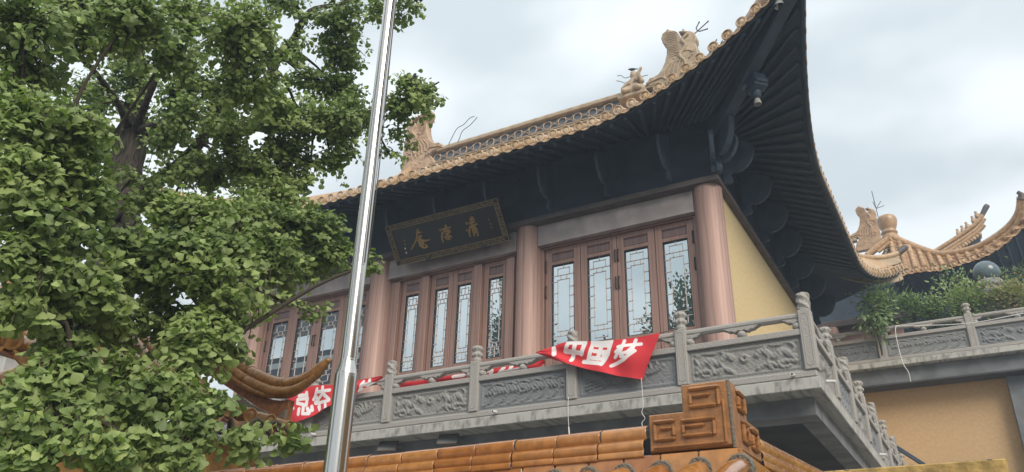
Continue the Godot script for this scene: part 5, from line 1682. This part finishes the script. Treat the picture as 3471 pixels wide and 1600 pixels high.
# ------------------------------------------------------------------ flagpole
func flagpole():
	var x := -2.825
	var z := -3.2
	var o := thing("flagpole", "polished stainless steel flagpole with a stepped joint and a rope", "flagpole", Vector3(x, 0, z))
	var b := Vector3(x, 0, z)
	var a := S.new()
	a.lathe([Vector2(0.063, 0), Vector2(0.0592, 2.83), Vector2(0.0596, 2.85), Vector2(0.0588, 2.862)], b, 48)
	put(o, "lower_tube", a, M.steel)
	a = S.new()
	a.lathe([Vector2(0.0588, 2.862), Vector2(0.0594, 2.868), Vector2(0.0575, 2.876), Vector2(0.0425, 2.938), Vector2(0.0415, 2.944), Vector2(0.0424, 2.948), Vector2(0.0408, 2.953)], b, 48)
	put(o, "joint_collar", a, M.steel)
	a = S.new()
	a.lathe([Vector2(0.0408, 2.953), Vector2(0.0395, 5.5), Vector2(0.037, 9.5), Vector2(0, 9.52)], b, 48)
	put(o, "upper_tube", a, M.steel)
	for k in 2:
		var l := []
		for i in 30:
			var y := 9.4 - 5.9 * i / 29.0
			l.append(b + Vector3(0.046 + 0.01 * k + 0.008 * sin(i * 0.5 + k), y, 0.02 - 0.02 * k))
		a = S.new()
		a.tube(l, 0.0035, 5)
		put(o, "rope", a, M.rope)

# ------------------------------------------------------------------ banners
func print_tex(strokes: Array, w: int, h: int, aspect: float) -> ImageTexture:     # white lettering on red cloth: [width, x, y, x, y ...] in thousandths
	var im := Image.create(w, h, false, Image.FORMAT_RGB8)
	im.fill(Color("d2323a"))
	for s in strokes:
		var r: float = s[0] * 0.5
		for i in range(1, s.size() - 3, 2):
			var p := Vector2(s[i] * w, s[i + 1] * h) / 1000.0
			var q := Vector2(s[i + 2] * w, s[i + 3] * h) / 1000.0
			for y in range(maxi(0, int(minf(p.y, q.y) - r)), mini(h, int(maxf(p.y, q.y) + r) + 2)):
				for x in range(maxi(0, int(minf(p.x, q.x) - r)), mini(w, int(maxf(p.x, q.x) + r) + 2)):
					var v := Vector2(x, y)
					if v.distance_to(Geometry2D.get_closest_point_to_segment(v, p, q)) < r: im.set_pixel(x, y, Color("e9e4e4"))
	return ImageTexture.create_from_image(im)

func cloth_mat(called: String, tex) -> StandardMaterial3D:
	var m := mat(called, "ffffff", 0.8)
	m.albedo_texture = tex
	m.backlight_enabled = true
	m.backlight = Color(0.25, 0.05, 0.05)
	return m

func cloth(top: Array, bot: Array, z: float, box: Array, ripple: float, nu := 40, nv := 16) -> S:
	var rows := []
	var uvs := []
	for j in nv + 1:
		var row := []
		var ru := []
		for i in nu + 1:
			var t := float(i) / nu
			var a: Vector3 = top[int(t * (top.size() - 1))].lerp(top[mini(int(t * (top.size() - 1)) + 1, top.size() - 1)], fmod(t * (top.size() - 1), 1.0))
			var b: Vector3 = bot[int(t * (bot.size() - 1))].lerp(bot[mini(int(t * (bot.size() - 1)) + 1, bot.size() - 1)], fmod(t * (bot.size() - 1), 1.0))
			var v := float(j) / nv
			var p := a.lerp(b, v)
			var u := Vector2((p.x - box[0]) / (box[2] - box[0]), (box[3] - p.y) / (box[3] - box[1]))
			p.z += ripple * (sin(t * 9.0 + v * 2.5) * 0.7 + 0.5 * sin(t * 21.0 - v * 4.0) + 0.5 * sin((t * 6.0 - v * 7.0))) * smoothstep(0.0, 0.5, v + 0.15)
			row.append(p)
			ru.append(u)
		rows.append(row)
		uvs.append(ru)
	var s := S.new()
	s.grid(rows, uvs)
	return s

func banners():
	var R := [[171, 136, 173, 267], [350, 81, 330, 228, 304, 411], [289, 83, 258, 216, 389, 314], [421, 116, 388, 329], [291, 73, 421, 122], [484, 135, 438, 475], [403, 481, 545, 581], [480, 133, 621, 171], [624, 171, 596, 408, 545, 591], [506, 199, 590, 242], [490, 313, 581, 368], [473, 439, 568, 498], [548, 216, 515, 470], [560, 404, 569, 456]]
	var R2 := [[679, 313, 765, 313], [725, 210, 702, 402], [762, 312, 845, 318], [808, 226, 786, 401], [709, 331, 662, 407], [800, 327, 753, 449], [699, 395, 654, 505], [701, 469, 802, 441, 718, 585, 617, 647], [700, 512, 736, 558]]
	var st := []
	for s in R: st.append([17] + s)
	for s in R2: st.append([14] + s)
	var z := -12.86
	var o := thing("red_banner", "red banner with white Chinese characters slung over the balustrade, hanging to a point", "banner", Vector3(-5.4, 5.78, z))
	var top := curve(pts3([[-6.83, 6.55], [-6.5, 6.6], [-6.17, 6.65], [-5.43, 6.56], [-4.84, 6.53], [-4.42, 6.545]], z), 5)
	var bot := curve(pts3([[-6.83, 6.53], [-6.3, 6.28], [-5.58, 6.0], [-5.2, 5.88], [-4.81, 5.78]], z), 5)
	put(o, "cloth", cloth(top, bot, z, [-6.9, 5.75, -4.4, 6.7], 0.042), cloth_mat("banner_right", print_tex(st, 512, 210, 1)))
	var a := S.new()
	a.tube(curve([Vector3(-4.81, 5.79, z), Vector3(-4.8, 5.34, z), Vector3(-4.83, 5.2, z), Vector3(-4.78, 5.1, z), Vector3(-4.84, 5.02, z), Vector3(-4.79, 4.9, z)], 4), 0.006, 5)
	put(o, "string", a, M.white_plastic)
	a = S.new()
	a.tube([Vector3(-4.42, 6.545, z), Vector3(-4.15, 6.6, -12.97)], 0.008, 5)
	put(o, "tie", a, M.wire)
	# left banner behind the flagpole
	var Ls := [[585, 149, 539, 329, 500, 401], [567, 353, 698, 718], [611, 233, 865, 231], [706, 122, 715, 282, 774, 371], [724, 283, 540, 486], [715, 282, 875, 477], [551, 508, 878, 506], [635, 601, 698, 718], [796, 570, 850, 695], [357, 206, 369, 378, 363, 534, 186, 464, 182, 364, 375, 359], [204, 269, 365, 268], [239, 622, 239, 765], [316, 566, 326, 759, 466, 776, 463, 679], [398, 619, 432, 703], [475, 573, 518, 698], [58, 502, 72, 643, 56, 788], [57, 591, 108, 590]]
	st = []
	for s in Ls: st.append([19] + s)
	o = thing("red_banner", "red banner with white characters between the gate roof tip and the flagpole", "banner", Vector3(-11.8, 5.82, z))
	top = curve(pts3([[-12.95, 6.5], [-12.24, 6.58], [-11.67, 6.53], [-11.1, 6.55], [-10.4, 6.56]], z), 6)
	bot = curve(pts3([[-12.9, 5.8], [-12.65, 5.82], [-12.1, 5.93], [-11.68, 6.07], [-11.1, 6.26], [-10.4, 6.53]], z), 6)
	put(o, "cloth", cloth(top, bot, z, [-12.85, 5.8, -11.6, 6.62], 0.035), cloth_mat("banner_left", print_tex(st, 320, 210, 1)))
	# the rest of that banner trails behind the handrail
	st = []
	for s in [[520, 250, 500, 800], [500, 800, 640, 760], [520, 250, 660, 220], [660, 220, 640, 760], [560, 500, 610, 500], [740, 200, 700, 500], [725, 450, 720, 800], [790, 200, 780, 800], [740, 380, 860, 360], [400, 250, 470, 240], [410, 700, 470, 690], [300, 640, 370, 600]]: st.append([14] + s)
	o = thing("red_banner", "crumpled length of red banner lying behind the handrail, seen through its gaps", "banner", Vector3(-8.6, 6.3, -13.3))
	top = curve(pts3([[-10.3, 6.52], [-9.6, 6.5], [-8.6, 6.52], [-7.6, 6.52], [-6.9, 6.55]], -13.3), 5)
	bot = curve(pts3([[-10.3, 6.28], [-9.6, 6.22], [-8.6, 6.2], [-7.8, 6.2], [-7.2, 6.3], [-6.9, 6.5]], -13.3), 5)
	put(o, "cloth", cloth(top, bot, -13.3, [-10.3, 6.1, -6.9, 6.6], 0.03), cloth_mat("banner_behind", print_tex(st, 512, 96, 1)))
	a = S.new()
	a.tube([Vector3(-6.24, 5.66, -12.98), Vector3(-6.24, 5.56, -12.96), Vector3(-6.24, 5.3, -12.96), Vector3(-6.23, 5.12, -12.96)], 0.006, 5)
	a.tube([Vector3(-6.23, 5.12, -12.96), Vector3(-6.215, 4.9, -12.96)], 0.014, 5)
	a.tube([Vector3(-6.235, 5.0, -12.96), Vector3(-6.25, 4.85, -12.96)], 0.009, 5)
	tag(put(self, "loose_string", a, M.white_plastic), "frayed white string hanging below the post left of the pointed red banner", "string")

# ------------------------------------------------------------------ floodlights, birds, board
func small_things():
	for k in 2:
		var c: Vector3 = [Vector3(-10.37, 5.2, -13.22), Vector3(-8.93, 5.21, -13.22)][k]
		var o := thing("floodlight", ["black floodlight under the balcony slab, nearer the flagpole", "black floodlight under the balcony slab, farther right from the flagpole"][k], "floodlight", c, "floodlights under the balcony")
		var B := Basis(Vector3.RIGHT, -0.55).rotated(Vector3.UP, 0.25)
		var a := S.new()
		for e in [[0, 0.12, 0.4, 0.03], [0, -0.12, 0.4, 0.03], [0.185, 0, 0.03, 0.21], [-0.185, 0, 0.03, 0.21]]:
			a.box(Vector3(e[0], e[1], 0), Vector3(e[2], e[3], 0.06), Basis(), 0.006)
		a.box(Vector3(0, 0, -0.03), Vector3(0.36, 0.22, 0.04))
		put(o, "housing", a, M.lamp_frame, at(c, B))
		a = S.new()
		a.box(Vector3(0, 0, 0.005), Vector3(0.34, 0.21, 0.012))
		put(o, "lens", a, M.lamp_glass, at(c, B))
		a = S.new()
		a.tube([c + B * Vector3(0.21, 0.02, -0.01), c + B * Vector3(0.23, 0.03, -0.08), c + Vector3(0.2, 0.03, -0.22)], 0.018, 6)
		put(o, "bracket", a, M.grey_paint)
	var i := 0
	for b in [Vector3(-4.56, 17.72, -19.43), Vector3(-6.91, 17.41, -19.02)]:
		var e: float = [1.0, -1.0][i]
		var d := Vector3(0.5, 0.85, 0) if i == 0 else Vector3(-0.95, 0.15, 0.1)
		d = d.normalized()
		var m := nets([[b - d * 0.045, b + d * 0.045, 0.035, 0.045], [b + d * 0.1 + Vector3(0, 0.015, 0), b + d * 0.105 + Vector3(0, 0.015, 0), 0.03, 0.027], [b + d * 0.13 + Vector3(0, 0.012, 0), b + d * 0.155 + Vector3(0, 0.01, 0), 0.01, 0.004], [b - d * 0.06, b - d * 0.17, 0.022, 0.011]], 0.011, 0.015)
		tag(put(self, "bird", m, M.bird), ["dark bird clinging to the bare rod behind the eave", "dark bird sitting on the head of the ridge statue"][i], "bird", "birds on the roof")
		i += 1
	var a := S.new()
	var X := Basis(Vector3.BACK, -0.72)
	a.box(Vector3(-1.75, 6.5, -24.3), Vector3(0.95, 0.09, 0.12), X, 0.015)
	a.box(Vector3(-1.72, 6.42, -24.2), Vector3(0.7, 0.06, 0.1), X, 0.015)
	tag(put(self, "weathered_board", a, M.bracket), "weathered grey board leaning past the far end of the side balustrade", "board")
